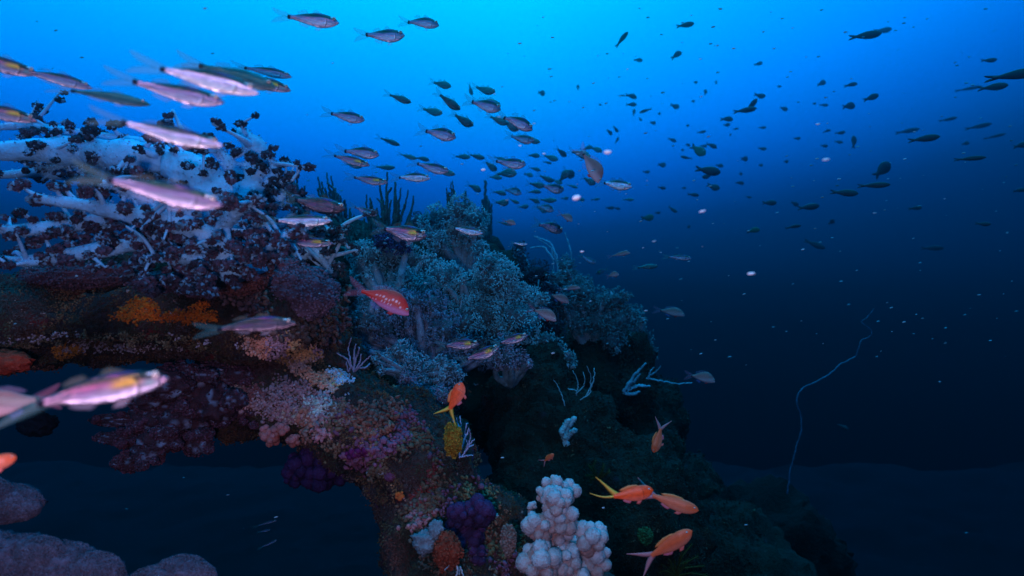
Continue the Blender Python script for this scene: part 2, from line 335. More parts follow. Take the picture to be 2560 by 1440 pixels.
def bushy(name, label, root, lobes, d0, col=(.42,.5,.52), inner=(.06,.11,.13), stalk=(.2,.36,.42), group=None, tuft=4.2, dens=1.0, kind='coral', srad=14, part='crown', stalkfat=1.0):
    """cauliflower-like soft coral: stalk, branches and a crown of tiny polyp tufts"""
    k = K*d0; t = empty(name, P(*root,d0+.03), label, kind, group)
    st = MB(); cr = MB(); R0 = P(*root, d0+(.03 if srad>=18 else .14)); base_l = list(lobes)
    for q_ in range(int(len(lobes)*1.3)):
        a_ = base_l[rng.integers(len(base_l))]; th_ = rng.uniform(0,6.28); rr_ = a_[2]*rng.uniform(.35,.6)
        lobes = list(lobes)+[(a_[0]+math.cos(th_)*a_[2]*.95, a_[1]+math.sin(th_)*a_[2]*.8, rr_)]
    for L_ in lobes:
        x,y,r = L_[:3]; dz = L_[3] if len(L_)>3 else rng.uniform(-.06,.06); c = P(x,y,d0+dz); r*= k
        mid = (R0+c)/2+rng.normal(0,.012,3); st.tube(smooth_line([R0,mid,c],10), [srad*k*stalkfat, srad*.6*k, srad*.35*k], stalk, n=8, wob=.08)
        v, f = ICO[3]; o = rng.uniform(0,50); wv = nzs(v, 2.1, o, 2); cr.add(v*(r*(.62+.3*wv))[:,None]*(1,.9,.9)+c, f, inner)  # dark core: shade in the gaps between tufts is put into the colour
        n = int(dens*6.5*(r/(tuft*k))**2); D = ball_dirs(n); D = D[D[:,1]<.45]; n = len(D)
        # knobbly sub-lobes
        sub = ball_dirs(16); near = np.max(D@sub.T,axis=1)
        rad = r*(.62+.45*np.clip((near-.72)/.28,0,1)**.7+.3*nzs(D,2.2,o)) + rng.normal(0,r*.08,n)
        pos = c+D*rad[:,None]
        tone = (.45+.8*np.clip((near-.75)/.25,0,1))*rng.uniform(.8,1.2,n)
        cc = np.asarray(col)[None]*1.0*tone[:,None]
        cr.scatter(OCT, pos, np.stack([tuft*k*rng.uniform(.35,.7,n)*.75,tuft*k*rng.uniform(.35,.7,n)*.75,tuft*k*rng.uniform(.7,1.7,n)],1), cc)
        for _ in range(3):
            d_ = ball_dirs(1)[0]; d_[1]=-abs(d_[1]); st.tube([c, c+d_*r*.5, c+d_*r*.95+rng.normal(0,r*.1,3)],[srad*.35*k,srad*.22*k,srad*.1*k], stalk, n=5)
    st.build('stalk', M_stalk, t); cr.build(part, M_polyp, t, smooth=True); return t
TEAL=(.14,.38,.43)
bushy('soft_coral','bushy blue-green soft coral rising highest on the central ridge',(1165,690),[(1100,545,38),(1150,525,36),(1190,545,30),(1085,590,34),(1130,580,40),(1180,590,34),(1095,625,26),(1200,625,22)],2.35,TEAL)
bushy('soft_coral','large rounded blue-green soft coral in the middle of the reef',(1215,860),[(1235,705,56),(1180,730,48),(1275,690,30),(1130,745,42),(1265,740,40),(1210,780,56),(1150,800,50),(1105,690,34),(1130,690,30),(1290,790,46),(1240,830,50),(1310,820,38),(1325,760,40),(1300,745,30)],2.15,TEAL)
bushy('soft_coral','open pale-stemmed soft coral left of the red fish',(980,790),[(890,630,30),(930,640,36),(980,650,40),(1030,650,38),(1070,670,30),(900,680,26),(1010,700,36),(950,700,20),(880,720,24),(1060,720,34)],2.2,(.18,.38,.42),stalk=(.25,.45,.52),srad=18)
bushy('soft_coral','grey-violet soft coral mass below the red spotted fish',(1060,930),[(900,800,40),(960,820,36),(1010,780,46),(1050,840,44),(1110,820,40),(940,870,30),(1080,760,36),(1090,890,38),(1140,870,36),(880,850,28),(1020,880,34)],2.05,(.17,.2,.29),stalk=(.22,.28,.38),srad=18)
bushy('soft_coral','grey-blue soft coral filling the gap behind the red spotted fish tail',(880,900),[(860,740,30),(900,760,34),(850,800,28),(930,760,30),(870,840,30),(910,800,30),(960,740,26),(840,700,20)],2.05,(.15,.24,.3),stalk=(.25,.38,.46),srad=18)
bushy('soft_coral','broad dim violet soft coral skirt over the reef centre',(1000,1000),[(950,920,40),(1000,940,36),(1130,900,40),(1180,880,36),(1210,900,26),(900,900,30),(1080,950,40)],2.12,(.13,.15,.22),stalk=(.2,.24,.34),srad=20)
bushy('soft_coral','near-black navy bush in the notch between central and right corals',(1340,800),[(1300,660,30),(1340,690,40),(1320,740,36),(1370,720,26),(1350,790,40),(1380,830,36),(1300,620,16)],2.9,(.02,.05,.08),inner=(.005,.012,.02),dens=.6)
bushy('soft_coral','low spreading soft coral with thick pale stem above the orange fish',(1060,965),[(960,900,22),(1000,880,28),(1040,910,32),(1090,930,34),(1130,940,28),(1010,940,24),(1060,960,26),(950,925,14),(1100,965,22)],1.85,(.2,.33,.4),stalk=(.25,.38,.48),srad=12)
bushy('soft_coral','small mauve soft coral behind the trio of silver fish',(1275,960),[(1270,890,32),(1300,905,24),(1240,900,26),(1260,860,22)],2.1,(.28,.24,.32))
bushy('soft_coral','dusky violet soft coral hanging under the reef shoulder',(1080,1000),[(1040,990,28),(1075,1000,26),(1020,960,24),(1110,985,22)],1.8,(.22,.18,.26))
FAR=(.06,.17,.19)  # dimmed teal: the haze over far corals is put into the colour
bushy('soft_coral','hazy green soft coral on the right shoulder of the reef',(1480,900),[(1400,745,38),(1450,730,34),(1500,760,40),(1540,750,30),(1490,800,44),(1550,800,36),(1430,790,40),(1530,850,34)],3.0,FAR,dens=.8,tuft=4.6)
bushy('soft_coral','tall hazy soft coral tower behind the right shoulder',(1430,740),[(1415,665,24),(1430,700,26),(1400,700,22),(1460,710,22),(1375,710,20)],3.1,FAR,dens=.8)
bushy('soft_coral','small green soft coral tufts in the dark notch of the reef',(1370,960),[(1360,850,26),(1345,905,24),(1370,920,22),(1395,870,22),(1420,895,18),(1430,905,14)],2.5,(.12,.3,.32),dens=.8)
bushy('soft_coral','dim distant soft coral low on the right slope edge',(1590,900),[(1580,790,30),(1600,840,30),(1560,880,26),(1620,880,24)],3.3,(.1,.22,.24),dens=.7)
bushy('soft_coral','dark navy soft coral ball on the ridge crest',(975,640),[(975,600,32),(955,610,22),(1000,612,24)],2.1,(.05,.04,.12),inner=(.01,.01,.03),dens=.8)
bushy('soft_coral','dark bushy coral beside the black sea whips',(1075,600),[(1060,560,22),(1045,545,16),(1085,570,18)],2.6,(.04,.07,.1),dens=.7)

def mound(name, label, x, y, rx, ry, d, col, bump=.12, fr=4, sub=4, group=None, dd=.8, cat='coral', mt=None, tufts=0, tcol=None, tsz=4):
    k=K*d; v,f = ICO[sub]; o=rng.uniform(0,90); n1 = nzs(v,fr*.5,o,1); n2 = np.abs(nzs(v,fr*1.6,o,2))
    s_ = 1+bump*1.5*n1+bump*2*n2-bump*.4; c = P(x,y,d)
    b = MB(); tone = (.7+.8*n2)[:,None]
    b.add(v*s_[:,None]*np.array([rx*k,(rx+ry)/2*k*dd,ry*k])+c, f, np.asarray(col)[None]*tone)
    if tufts:
        D = ball_dirs(tufts); D=D[D[:,1]<.3]; n=len(D); nn=nzs(D,fr*.5,o)
        p = c+D*(1+bump*1.5*nn+bump*.5)[:,None]*np.array([rx*k,(rx+ry)/2*k*dd,ry*k])
        b.scatter(OCT,p,tsz*k*rng.uniform(.5,1.2,n),np.asarray(tcol if tcol is not None else col)[None]*rng.uniform(.5,1.4,(n,1)))
    o_ = b.build(name, mt or M_lump, None); tag(o_, label, cat, group); return o_
mound('mound_coral','rounded mauve mound coral at the right end of the ledge',740,735,98,66,1.48,(.16,.09,.13),.1,5,tufts=2600,tcol=(.2,.12,.17))
mound('mound_coral','reddish-brown mound coral under the white soft coral',600,688,72,46,1.36,(.2,.07,.06),.16,4,tufts=1500,tcol=(.19,.07,.07))
mound('mound_coral','purple-brown rounded coral behind the reddish mound',700,690,80,46,1.5,(.2,.09,.12),.1,5,tufts=1200)
mound('mound_coral','low dull purple coral cushion above the orange sponge patches',450,715,120,34,1.4,(.14,.07,.1),.14,5,tufts=1600)
mound('mound_coral','long dark purple coral cushion along the top of the ledge',230,690,150,30,1.42,(.11,.055,.08),.16,5,tufts=1600)
mound('red_sponge','dark red sponge lump at the left edge below the ledge',15,905,62,30,1.28,(.45,.05,.025),.15,4,cat='sponge')
mound('yellow_sponge','golden yellow knobbly sponge beside the white sea fan',1133,1097,19,36,1.36,(.36,.17,.02),.3,5,cat='sponge',dd=.8,tufts=700,tcol=(.38,.18,.02),tsz=3)
mound('black_sponge','black rounded sponge hanging free under the near fish at left',92,1060,46,30,1.5,(.008,.006,.012),.14,4,cat='sponge')
mound('grey_sponge','grey-white lumpy sponge at the foot of the reef',1062,1355,30,26,1.28,(.17,.19,.22),.25,4,cat='sponge')
mound('grey_sponge','smaller grey sponge finger leaning right above the first',1090,1325,18,24,1.28,(.16,.18,.21),.2,4,cat='sponge')
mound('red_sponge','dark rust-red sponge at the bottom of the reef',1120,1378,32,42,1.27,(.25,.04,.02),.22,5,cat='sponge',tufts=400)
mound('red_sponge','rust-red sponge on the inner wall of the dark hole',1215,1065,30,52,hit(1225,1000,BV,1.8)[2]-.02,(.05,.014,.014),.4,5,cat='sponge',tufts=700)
mound('pink_coral','pinkish rounded coral knob half way down the reef',955,1108,24,18,1.45,(.35,.13,.15),.12,4,tufts=400)
mound('pink_coral','brownish pink coral column beside the white lumpy coral',1272,1350,17,36,1.3,(.24,.13,.11),.15,5,tufts=500)
def vor(V,s_,o): return np.array([noise.voronoi(Vector(x))[0][0] for x in np.asarray(V)*s_+o])
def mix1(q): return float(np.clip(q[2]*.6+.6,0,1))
def lumpy(name, label, lobes, d0, col, colv, cat='coral', group=None, bub=.44, nb=18, parts='lobes', mt=None):
    """upright coral of fused bubbly lobes"""
    t = empty(name, P(lobes[0][0], lobes[0][1]+60, d0), label, cat, group)
    for (x,y,rx,ry,dz) in lobes:
        b = MB(); k = K*d0; c = P(x,y,d0+dz); v,f = ICO[3]
        b.add(v*np.array([rx*.8*k,rx*.7*k,ry*.8*k])+c, f, colv)
        D = ball_dirs(nb*3); keep=[]
        for q in D:
            if all(np.dot(q,w)<.76 for w in keep) and q[1]<.5: keep.append(q)
        for q in keep:
            bc = c+q*np.array([rx*.78*k,rx*.7*k,ry*.78*k]); br = min(rx,ry)*bub*k*rng.uniform(.7,1.35); o=rng.uniform(0,99)
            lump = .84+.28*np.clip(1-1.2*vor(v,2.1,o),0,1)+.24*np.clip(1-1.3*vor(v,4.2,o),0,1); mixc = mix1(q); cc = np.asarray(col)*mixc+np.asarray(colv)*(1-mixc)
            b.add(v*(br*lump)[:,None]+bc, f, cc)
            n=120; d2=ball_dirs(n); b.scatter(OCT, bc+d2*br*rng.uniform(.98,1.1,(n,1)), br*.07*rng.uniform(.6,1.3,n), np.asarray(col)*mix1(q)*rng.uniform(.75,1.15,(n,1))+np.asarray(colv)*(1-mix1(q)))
        b.build('lobe', mt or M_lump, t)
    return t
WH=(.46,.41,.43); PK=(.36,.19,.17)
lumpy('cauliflower_coral','big white and pink cauliflower coral standing at the bottom centre',[
 (1380,1212,24,22,.0),(1358,1235,18,20,.02),(1418,1230,30,26,.02),(1390,1255,34,32,-.03),(1330,1270,12,18,.04),(1400,1295,42,36,-.02),(1392,1340,40,36,.01),
 (1348,1312,34,34,-.03),(1350,1400,44,48,-.05),(1410,1400,34,34,-.02),(1475,1345,38,36,.0),(1490,1395,34,44,.02),(1445,1400,46,54,.05),(1420,1440,70,40,0)],1.3,WH,PK)
lumpy('purple_coral','deep purple knobbly soft coral low on the reef left of the white coral',[(1150,1290,34,30,0),(1195,1280,34,34,0),(1170,1330,40,34,.02),(1150,1370,24,26,0),(1195,1390,22,30,0),(1140,1320,26,26,.01),(1180,1425,22,24,0)],1.36,(.07,.022,.075),(.03,.01,.035),nb=16)
lumpy('purple_coral','dark violet soft coral bush hanging on the reef edge over the void',[(760,1160,44,34,0),(800,1185,40,34,0),(740,1190,30,26,0),(830,1160,32,28,.02),(790,1145,30,24,0),(850,1190,24,22,.02)],1.5,(.05,.012,.06),(.02,.005,.03),nb=14)
lumpy('magenta_coral','magenta coral tuft in the middle of the reef face',[(905,1125,28,18,0),(885,1135,22,14,0)],1.42,(.2,.015,.1),(.1,.01,.06),nb=12)
lumpy('pink_coral','salmon pink coral cluster dangling at the lower rim of the reef',[(700,1075,22,16,0),(680,1095,24,18,0),(665,1080,16,14,0),(735,1100,16,14,0)],1.45,(.5,.16,.16),(.4,.1,.08),nb=12)
lumpy('orange_coral','small peach coral knob on the reef under the low soft coral',[(985,972,16,10,0)],1.68,(.5,.2,.12),(.4,.12,.08),nb=9)
lumpy('orange_coral','orange-tipped coral knob in a reef crevice',[(1015,1100,16,18,0),(1012,1120,13,10,0)],1.45,(.45,.17,.1),(.25,.15,.1),nb=10)
lumpy('orange_coral','bright orange coral spot low on the reef edge',[(1000,1240,10,13,0)],1.37,(.75,.14,.03),(.5,.08,.02),nb=8)
for i,(x,y,r,l_,c) in enumerate([(928,1182,12,'small white tunicate knob on the reef edge',(.5,.52,.56)),(952,1176,13,'grey tunicate knob right of the white one',(.3,.32,.34)),(977,1188,17,'wine-red knob beside the grey tunicate',(.16,.04,.09)),(915,1055,7,'tiny scarlet sponge dot on the reef face',(.8,.1,.03)),(1240,1290,8,'small pale knob near the purple coral',(.4,.42,.45))]):
    p,_,d = hit(x,y,BV,1.45); mound('tunicate',l_,x,y,r,r*.9,d,c,.12,3,sub=3,cat='tunicate')
# hanging maroon and white soft coral under the ledge
def hanging(label, segs, d0, group=None):
    t = empty('hanging_coral', P(segs[0][0],segs[0][1],d0), label, 'coral', group); k=K*d0
    b=MB(); base_=list(segs)
    for (x,y,rx,ry) in base_:
        for _ in range(7):
            a_=rng.uniform(0,6.28); q_=min(rx,ry)*rng.uniform(.3,.55); segs=segs+[(x+math.cos(a_)*rx*.9,y+math.sin(a_)*ry*.9,q_*rng.uniform(.8,1.4),q_*.9)]
    for (x,y,rx,ry) in segs:
        v,f=ICO[4 if rx>45 else 3]; o=rng.uniform(0,99); s_=.8+.2*nzs(v,2,o,1)+.45*np.clip(1-1.2*vor(v,2.6,o),0,1)+.12*np.abs(nzs(v,8,o,2)); c=P(x,y,d0+rng.uniform(-.03,.03))
        pn = nzs(v,2.6,o+5,2); cc = np.where((pn>.3)[:,None], (.2,.2,.28), (.065,.022,.03)); cc = cc*(.75+.6*np.abs(nzs(v,6,o)))[:,None]
        b.add(v*s_[:,None]*np.array([rx*k,min(rx,ry)*k,ry*k])+c,f,cc)
        n=int(140+5*rx); D=ball_dirs(n); b.scatter(OCT,c+D*np.array([rx*k,min(rx,ry)*k,ry*k])*rng.uniform(.9,1.15,(n,1)),2.6*k*rng.uniform(.5,1.3,n),np.array((.1,.032,.05))*rng.uniform(.5,1.6,(n,1)))
    b.build('lobes',M_lump,t); return t
hanging('maroon and white hanging soft coral under the ledge, cross-shaped',[(380,980,70,40),(400,1020,60,36),(300,1050,70,16),(390,1050,60,34),(330,1095,60,22),(400,1100,50,30),(440,1050,44,34),(370,1130,40,28),(325,1155,36,26),(290,1095,55,14),(420,960,60,36)],1.42)
hanging('maroon soft coral finger hanging right of the cross-shaped one',[(480,980,60,60),(490,1050,40,46),(495,1110,34,28),(540,1010,50,50),(450,940,60,30)],1.45)
hanging('pale mauve soft coral lobes tucked under the ledge end',[(560,960,60,36),(600,1010,50,32),(640,1040,44,26),(590,940,44,24),(680,1010,50,30),(530,930,50,24)],1.5)
# knobbly pinkish crust on the shoulder
def crust(label, pts, cols, n, sz, tree=None, dflt=1.5, name='encrusting_coral', squash=.6):
    b=MB(); poly=np.array(pts,float); done=0; x0,y0=poly.min(0); x1,y1=poly.max(0); tries=0
    def inside(x,y):
        c=False; j=len(poly)-1
        for i in range(len(poly)):
            if (poly[i][1]>y)!=(poly[j][1]>y) and x<(poly[j][0]-poly[i][0])*(y-poly[i][1])/(poly[j][1]-poly[i][1]+1e-9)+poly[i][0]: c=not c
            j=i
        return c
    while done<n and tries<n*8:
        tries+=1; x=rng.uniform(x0,x1); y=rng.uniform(y0,y1)
        if not inside(x,y): continue
        p,nr,d=hit(x,y,tree,dflt); cc=1.35*np.array(cols[int((nz(p,4.5,1.1)*.9+.5)*len(cols)*1.6+rng.uniform(-.3,.3))%len(cols)])*(.8+.7*nz(p,11,3))*rng.uniform(.85,1.15)
        q=nz(p,9,2); 
        if q<-.25: continue
        m=rng.integers(3,7); r=sz*K*d*rng.uniform(.5,1.2); off=rng.normal(0,r*.9,(m,3)); off-=nr*(off@nr)[:,None]*.6
        b.scatter(ICO[1], p+nr*r*.3+off, np.stack([r*rng.uniform(.4,.9,m),r*rng.uniform(.4,.9,m),r*squash*rng.uniform(.4,.9,m)],1), cc[None]*rng.uniform(.8,1.2,(m,1))); done+=1
    o=b.build(name,M_lump,None); tag(o,label,'sponge' if 'sponge' in name else 'coral'); return o
crust('knobbly peach and tan encrusting coral on the lit reef shoulder',[(610,850),(720,835),(800,880),(860,940),(850,985),(780,960),(700,900),(620,880)],[(.48,.2,.13),(.42,.24,.2),(.5,.26,.12),(.34,.2,.24)],620,7,BVa)
crust('mauve encrusting coral on the reef face below the peach crust',[(500,930),(640,930),(760,960),(860,1000),(900,1060),(800,1050),(680,1050),(580,1010)],[(.3,.14,.15),(.34,.22,.24),(.24,.08,.08),(.28,.15,.11)],620,8,BVa)
crust('scattered bluish-white lichen-like coral flakes along the shoulder rim',[(800,905),(835,900),(880,960),(865,990),(840,955)],[(.4,.46,.56),(.34,.38,.48)],130,6,BVa)
crust('pale cream ruffled coral patch in the middle of the reef face',[(770,1000),(845,1005),(850,1040),(790,1040),(765,1020)],[(.42,.4,.36),(.36,.33,.33)],110,7,BVa)
crust('tan ruffled coral streak left of the cream patch',[(700,1020),(790,1030),(820,1065),(760,1060),(690,1045)],[(.36,.22,.18)],100,7,BVa)
crust('red velvety coral growth down the lower reef',[(1010,1120),(1070,1130),(1090,1190),(1060,1250),(1080,1290),(1040,1290),(1020,1200)],[(.28,.04,.03),(.2,.03,.03)],200,7,BVa)
crust('rust and pink lumpy growth covering the middle of the reef face',[(760,1040),(1000,1000),(1080,1100),(1120,1250),(1040,1330),(980,1230),(870,1150),(760,1090)],[(.3,.1,.07),(.25,.12,.1),(.34,.13,.14),(.16,.08,.05),(.2,.06,.1)],420,12,BVa,squash=.5)
crust('mauve lumpy growth over the outer end of the ledge',[(600,660),(840,690),(880,800),(820,860),(640,830),(580,760)],[(.13,.075,.08),(.15,.085,.07),(.1,.055,.06)],300,13,BV,squash=.5)
crust('olive and rust knobs on the lower reef foot left of the white coral',[(1010,1250),(1200,1190),(1300,1300),(1300,1440),(1060,1440)],[(.14,.1,.05),(.2,.08,.05),(.12,.1,.08),(.16,.06,.1)],320,10,BVa,squash=.5)
crust('pale lilac flecked crust low on the left ledge',[(0,850),(180,830),(350,830),(560,850),(640,870),(450,875),(150,880),(0,880)],[(.3,.25,.3),(.16,.12,.08),(.13,.1,.06)],280,6,BVa)
OR=[(.46,.1,.01),(.36,.07,.008),(.5,.14,.02)]
crust('bright orange sponge crust, the left and larger patch on the ledge',[(285,792),(310,770),(335,752),(372,750),(395,770),(400,795),(350,800)],OR,260,7,BVa,name='orange_sponge',squash=.4)
crust('long orange sponge crust on the ledge, right of the larger patch',[(400,790),(430,778),(470,785),(490,760),(512,752),(520,768),(500,782),(540,785),(550,800),(500,802),(440,798)],OR,260,6,BVa,name='orange_sponge',squash=.4)
crust('thin yellow-orange sponge streak along the underside of the left ledge',[(110,890),(120,866),(195,862),(200,880),(160,893)],[(.4,.16,.03),(.3,.13,.05)],110,6,BVa,name='orange_sponge',squash=.4)
# turf: uncountable speckled growth over the rock
def turf(name,label,box_,n,pal,tree,sz,cat_=None):
    b=MB(); i=0; t_=0
    while i<n and t_<n*3:
        t_+=1; x=rng.uniform(box_[0],box_[2]); y=rng.uniform(box_[1],box_[3]); r=tree.ray_cast(Vector((0,0,0)),Vector(P(x,y,1)).normalized())
        if r[0] is None: continue
        p=np.array(r[0]); nr=np.array(r[1]); k=K*p[1]; q=nz(p,6,1.7); c=np.array(pal[int((q*.5+.5)*len(pal)*1.6+rng.uniform(-.25,.25))%len(pal)])*(.65+.8*nz(p,14,2))*rng.uniform(.8,1.15)
        if rng.uniform()<.02: c=c*3.5
        m=3; s_=sz*k*rng.uniform(.3,1.2); b.scatter(OCT,p+nr*s_*.5+rng.normal(0,s_*.7,(m,3)),np.full(m,s_*.6)*rng.uniform(.6,1.2,m),c); i+=1
    o=b.build(name,M_polyp,None,smooth=False); tag(o,label,kind='stuff'); return o
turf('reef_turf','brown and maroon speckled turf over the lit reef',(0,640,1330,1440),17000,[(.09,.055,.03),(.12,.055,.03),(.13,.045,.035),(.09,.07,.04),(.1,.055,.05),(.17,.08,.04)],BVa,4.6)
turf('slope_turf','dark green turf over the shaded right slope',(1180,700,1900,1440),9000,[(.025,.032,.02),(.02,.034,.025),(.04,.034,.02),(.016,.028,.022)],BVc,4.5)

# sea whips / gorgonians
def whips(name,label,lines,d0,col,r=3.0,group=None,rough=.25,cat='sea whip',r1=.5,base=None):
    bx_,by_=base or lines[0][0]; h_=BV.ray_cast(Vector((0,0,0)),Vector(P(bx_,by_+4,1)).normalized())
    if h_[0] is not None and abs(h_[0].y-d0)<1.3: d0=h_[0].y-.01
    k=K*d0; b=MB()
    for ln in lines:
        dz=rng.normal(0,.012); pts=smooth_line([P(x,y,d0+dz+rng.normal(0,.006)) for x,y in ln],max(14,len(ln)*6))
        pts[1:-1]+=rng.normal(0,.0004*d0,(len(pts)-2,3)); b.tube(pts,[r*k,r*.9*k,r*r1*k],np.asarray(col)*rng.uniform(.8,1.2),n=6,wob=rough)
    o=b.build(name,M_stalk,None,origin=P(*(base or lines[0][0]),d0)); tag(o,label,cat,group); return o
DK=(.02,.05,.045)
def fan_lines(bx,by,tips,jit=5):
    out=[]
    for (x,y) in tips:
        mx=bx+(x-bx)*.55+rng.normal(0,jit); my=by+(y-by)*.35; out.append([(bx+rng.normal(0,5),by),(mx,my),(x*.8+mx*.2+rng.normal(0,jit*.5),y*.55+my*.45),(x,y)])
        if rng.uniform()<.6: out.append([(mx,my),((mx+x)/2+rng.uniform(-12,12),(my+y)/2),(x+rng.uniform(-16,16),y+rng.uniform(12,40))])
    return out
G='dark sea whips on the ridge crest'
whips('sea_whip','tall black sea whip bush, the largest on the central crest',fan_lines(975,610,[(925,495),(950,462),(968,430),(988,455),(1003,470),(1020,475),(1034,490),(958,500),(942,520),(1012,510),(978,500),(935,530),(1026,530),(995,500)]),2.5,DK,4.2,G)
whips('sea_whip','leaning dark sea whip cluster left of the largest one',fan_lines(860,560,[(795,442),(805,455),(817,432),(828,440),(795,470),(812,470),(838,470),(850,490),(862,500),(822,480)]),2.4,(.02,.06,.07),4.6,G)
whips('sea_whip','short dark sea whip cluster next to the white soft coral',fan_lines(760,545,[(722,450),(735,452),(742,445),(744,462),(728,470),(762,465),(772,490)]),2.3,(.02,.06,.07),5,G)
whips('sea_whip','thin dark sea whip pair right of the largest bush',fan_lines(1128,540,[(1116,470),(1127,455),(1131,452),(1122,480)],2),2.7,DK,2.6,G)
whips('sea_whip','single bent dark sea whip left of the largest bush',fan_lines(945,610,[(917,487),(925,505),(932,530)],3),2.5,DK,3.4,G)
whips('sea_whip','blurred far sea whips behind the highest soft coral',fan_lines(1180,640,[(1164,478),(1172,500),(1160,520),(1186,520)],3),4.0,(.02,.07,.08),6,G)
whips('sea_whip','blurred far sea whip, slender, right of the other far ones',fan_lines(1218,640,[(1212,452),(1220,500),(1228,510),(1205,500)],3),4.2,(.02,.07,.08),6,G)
whips('green_bush','dark green feathery growth in front of the sea whips',fan_lines(900,640,[(875,520),(885,535),(850,550),(910,545),(865,575),(930,560),(895,560),(840,600),(920,590),(880,590)],6),2.45,(.02,.07,.06),4,None,.5,'coral')
LIL=(.4,.34,.5)
whips('sea_fan','pale lilac branching sea fan beside the yellow sponge',[[(1148,1145),(1153,1100),(1152,1060),(1150,1040)],[(1150,1110),(1140,1070),(1130,1043)],[(1152,1130),(1162,1090),(1165,1060),(1170,1058)],[(1160,1100),(1170,1080),(1172,1070)],[(1155,1140),(1170,1120),(1178,1105),(1186,1098)],[(1168,1122),(1176,1095),(1174,1075)],[(1150,1143),(1165,1140),(1183,1138)],[(1153,1080),(1145,1060),(1141,1045)],[(1163,1130),(1170,1108),(1166,1100)],[(1172,1118),(1184,1112)]],1.42,LIL,2.2,None,.2,'sea fan')
whips('sea_fan','lilac finger-branched sea fan left of the low soft coral',[[(885,930),(875,900),(870,870),(878,845)],[(880,920),(868,898),(842,882)],[(884,925),(890,895),(900,870),(896,868)],[(888,925),(900,905),(903,885)],[(888,928),(910,905),(928,888)],[(886,910),(885,880),(890,860)],[(878,915),(870,930),(866,905)],[(895,920),(915,918),(925,908)]],1.75,(.3,.26,.38),2.6,None,.2,'sea fan')
whips('sea_fan','thin curved teal sea fan with four strands on the right slope',[[(1440,990),(1446,960),(1440,940),(1432,926)],[(1440,985),(1460,965),(1462,945),(1458,930)],[(1465,990),(1482,960),(1487,930),(1485,920)],[(1450,1000),(1475,985),(1478,940),(1467,915)],[(1420,972),(1438,975),(1446,980)]],2.15,(.2,.42,.48),1.6,None,.2,'sea fan')
whips('sea_fan','teal feathery sea fan pointing up right above the slope',[[(1560,980),(1585,940),(1615,908)],[(1562,978),(1590,965),(1625,965)],[(1570,965),(1590,950),(1600,935)],[(1560,980),(1580,985),(1600,978)]],2.5,(.12,.33,.42),4,None,.4,'sea fan')
whips('wire_coral','thin pale wire coral stretching right towards the dim red fish',[[(1615,945),(1650,952),(1690,960),(1730,957)],[(1620,945),(1625,930),(1635,918)],[(1620,940),(1640,930),(1652,915)]],2.55,(.12,.33,.42),2.0,None,.2,'coral')
whips('finger_coral','thick pale teal finger coral on the right slope',[[(1417,1115),(1410,1090),(1420,1065),(1438,1045)],[(1412,1095),(1428,1082),(1440,1075)],[(1410,1090),(1405,1080),(1415,1060),(1422,1050)]],1.85,(.22,.42,.46),7.5,None,.2,'coral',.8)
whips('wire_coral','long zigzag wire coral standing alone in the dark water at right',[[(1968,1235),(1975,1180),(1990,1120),(2003,1080),(2004,1040),(1990,1005),(1995,985),(2010,968),(2040,955),(2075,935),(2095,915),(2120,900),(2140,893),(2150,860),(2152,850),(2178,842),(2180,825),(2150,806),(2168,795),(2185,772)]],3.2,(.015,.075,.13),1.9,None,.2,'coral')
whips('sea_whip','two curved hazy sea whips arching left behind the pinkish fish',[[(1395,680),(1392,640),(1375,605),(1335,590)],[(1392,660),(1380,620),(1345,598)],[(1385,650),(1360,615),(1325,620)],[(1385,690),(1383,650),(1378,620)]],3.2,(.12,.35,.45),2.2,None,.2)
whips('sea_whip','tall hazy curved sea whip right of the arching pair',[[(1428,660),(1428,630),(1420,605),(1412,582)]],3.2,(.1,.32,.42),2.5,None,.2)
whips('sea_whip','drooping thin dark whip on the slope left of the four-strand fan',[[(1412,1015),(1405,990),(1395,965),(1384,950)]],2.1,(.15,.3,.34),1.5)
whips('sea_fan','white forked sea fan at the bottom edge under the rust-red sponge',[[(1140,1445),(1145,1420),(1135,1400),(1112,1425)],[(1146,1440),(1150,1415),(1160,1445)]],1.22,(.5,.5,.56),2.6,None,.2,'sea fan')
whips('sea_fan','tiny pink sea fan twig beside the orange fish snout',[[(1195,960),(1185,968),(1170,960)],[(1187,966),(1180,975),(1172,978)],[(1190,963),(1180,955)]],1.7,(.35,.15,.18),1.5,None,.2,'sea fan')
# feather stars
def crinoid(label,x,y,tips,d0,col,r=1.6,gr='olive feather stars'):
    h_=BV.ray_cast(Vector((0,0,0)),Vector(P(x,min(y,1436),1)).normalized())
    if h_[0] is not None and abs(h_[0].y-d0)<1.3: d0=h_[0].y-.02
    k=K*d0; b=MB()
    for (tx,ty) in tips:
        pts=smooth_line([P(x,y,d0),P((x+tx)/2+rng.normal(0,6),(y+ty)/2-8,d0-.03),P(tx,ty,d0-.02)],26); b.tube(pts,[r*1.4*k,r*.7*k],col,n=5)
        for i in range(2,26):
            for s_ in (-1,1):
                T=pts[min(i+1,25)]-pts[i-1]; T/=np.linalg.norm(T); sd=np.cross(T,(0,1,0)); e=pts[i]+(sd*s_*.8+T*.5+np.array((0,rng.normal(0,.25),0)))*7*k*rng.uniform(.7,1.2); b.tube([pts[i],e],[r*.35*k,r*.2*k],np.asarray(col)*rng.uniform(.6,1.3),n=3)
    o=b.build('feather_star',M_polyp,None,origin=P(x,y,d0)); tag(o,label,'feather star',gr)
crinoid('olive feather star with many fringed arms at the bottom right of the slope',1690,1440,[(1625,1400),(1650,1380),(1680,1360),(1705,1340),(1730,1360),(1745,1390),(1760,1415),(1640,1430),(1600,1440),(1770,1440),(1720,1400),(1665,1400)],1.7,(.045,.052,.01))
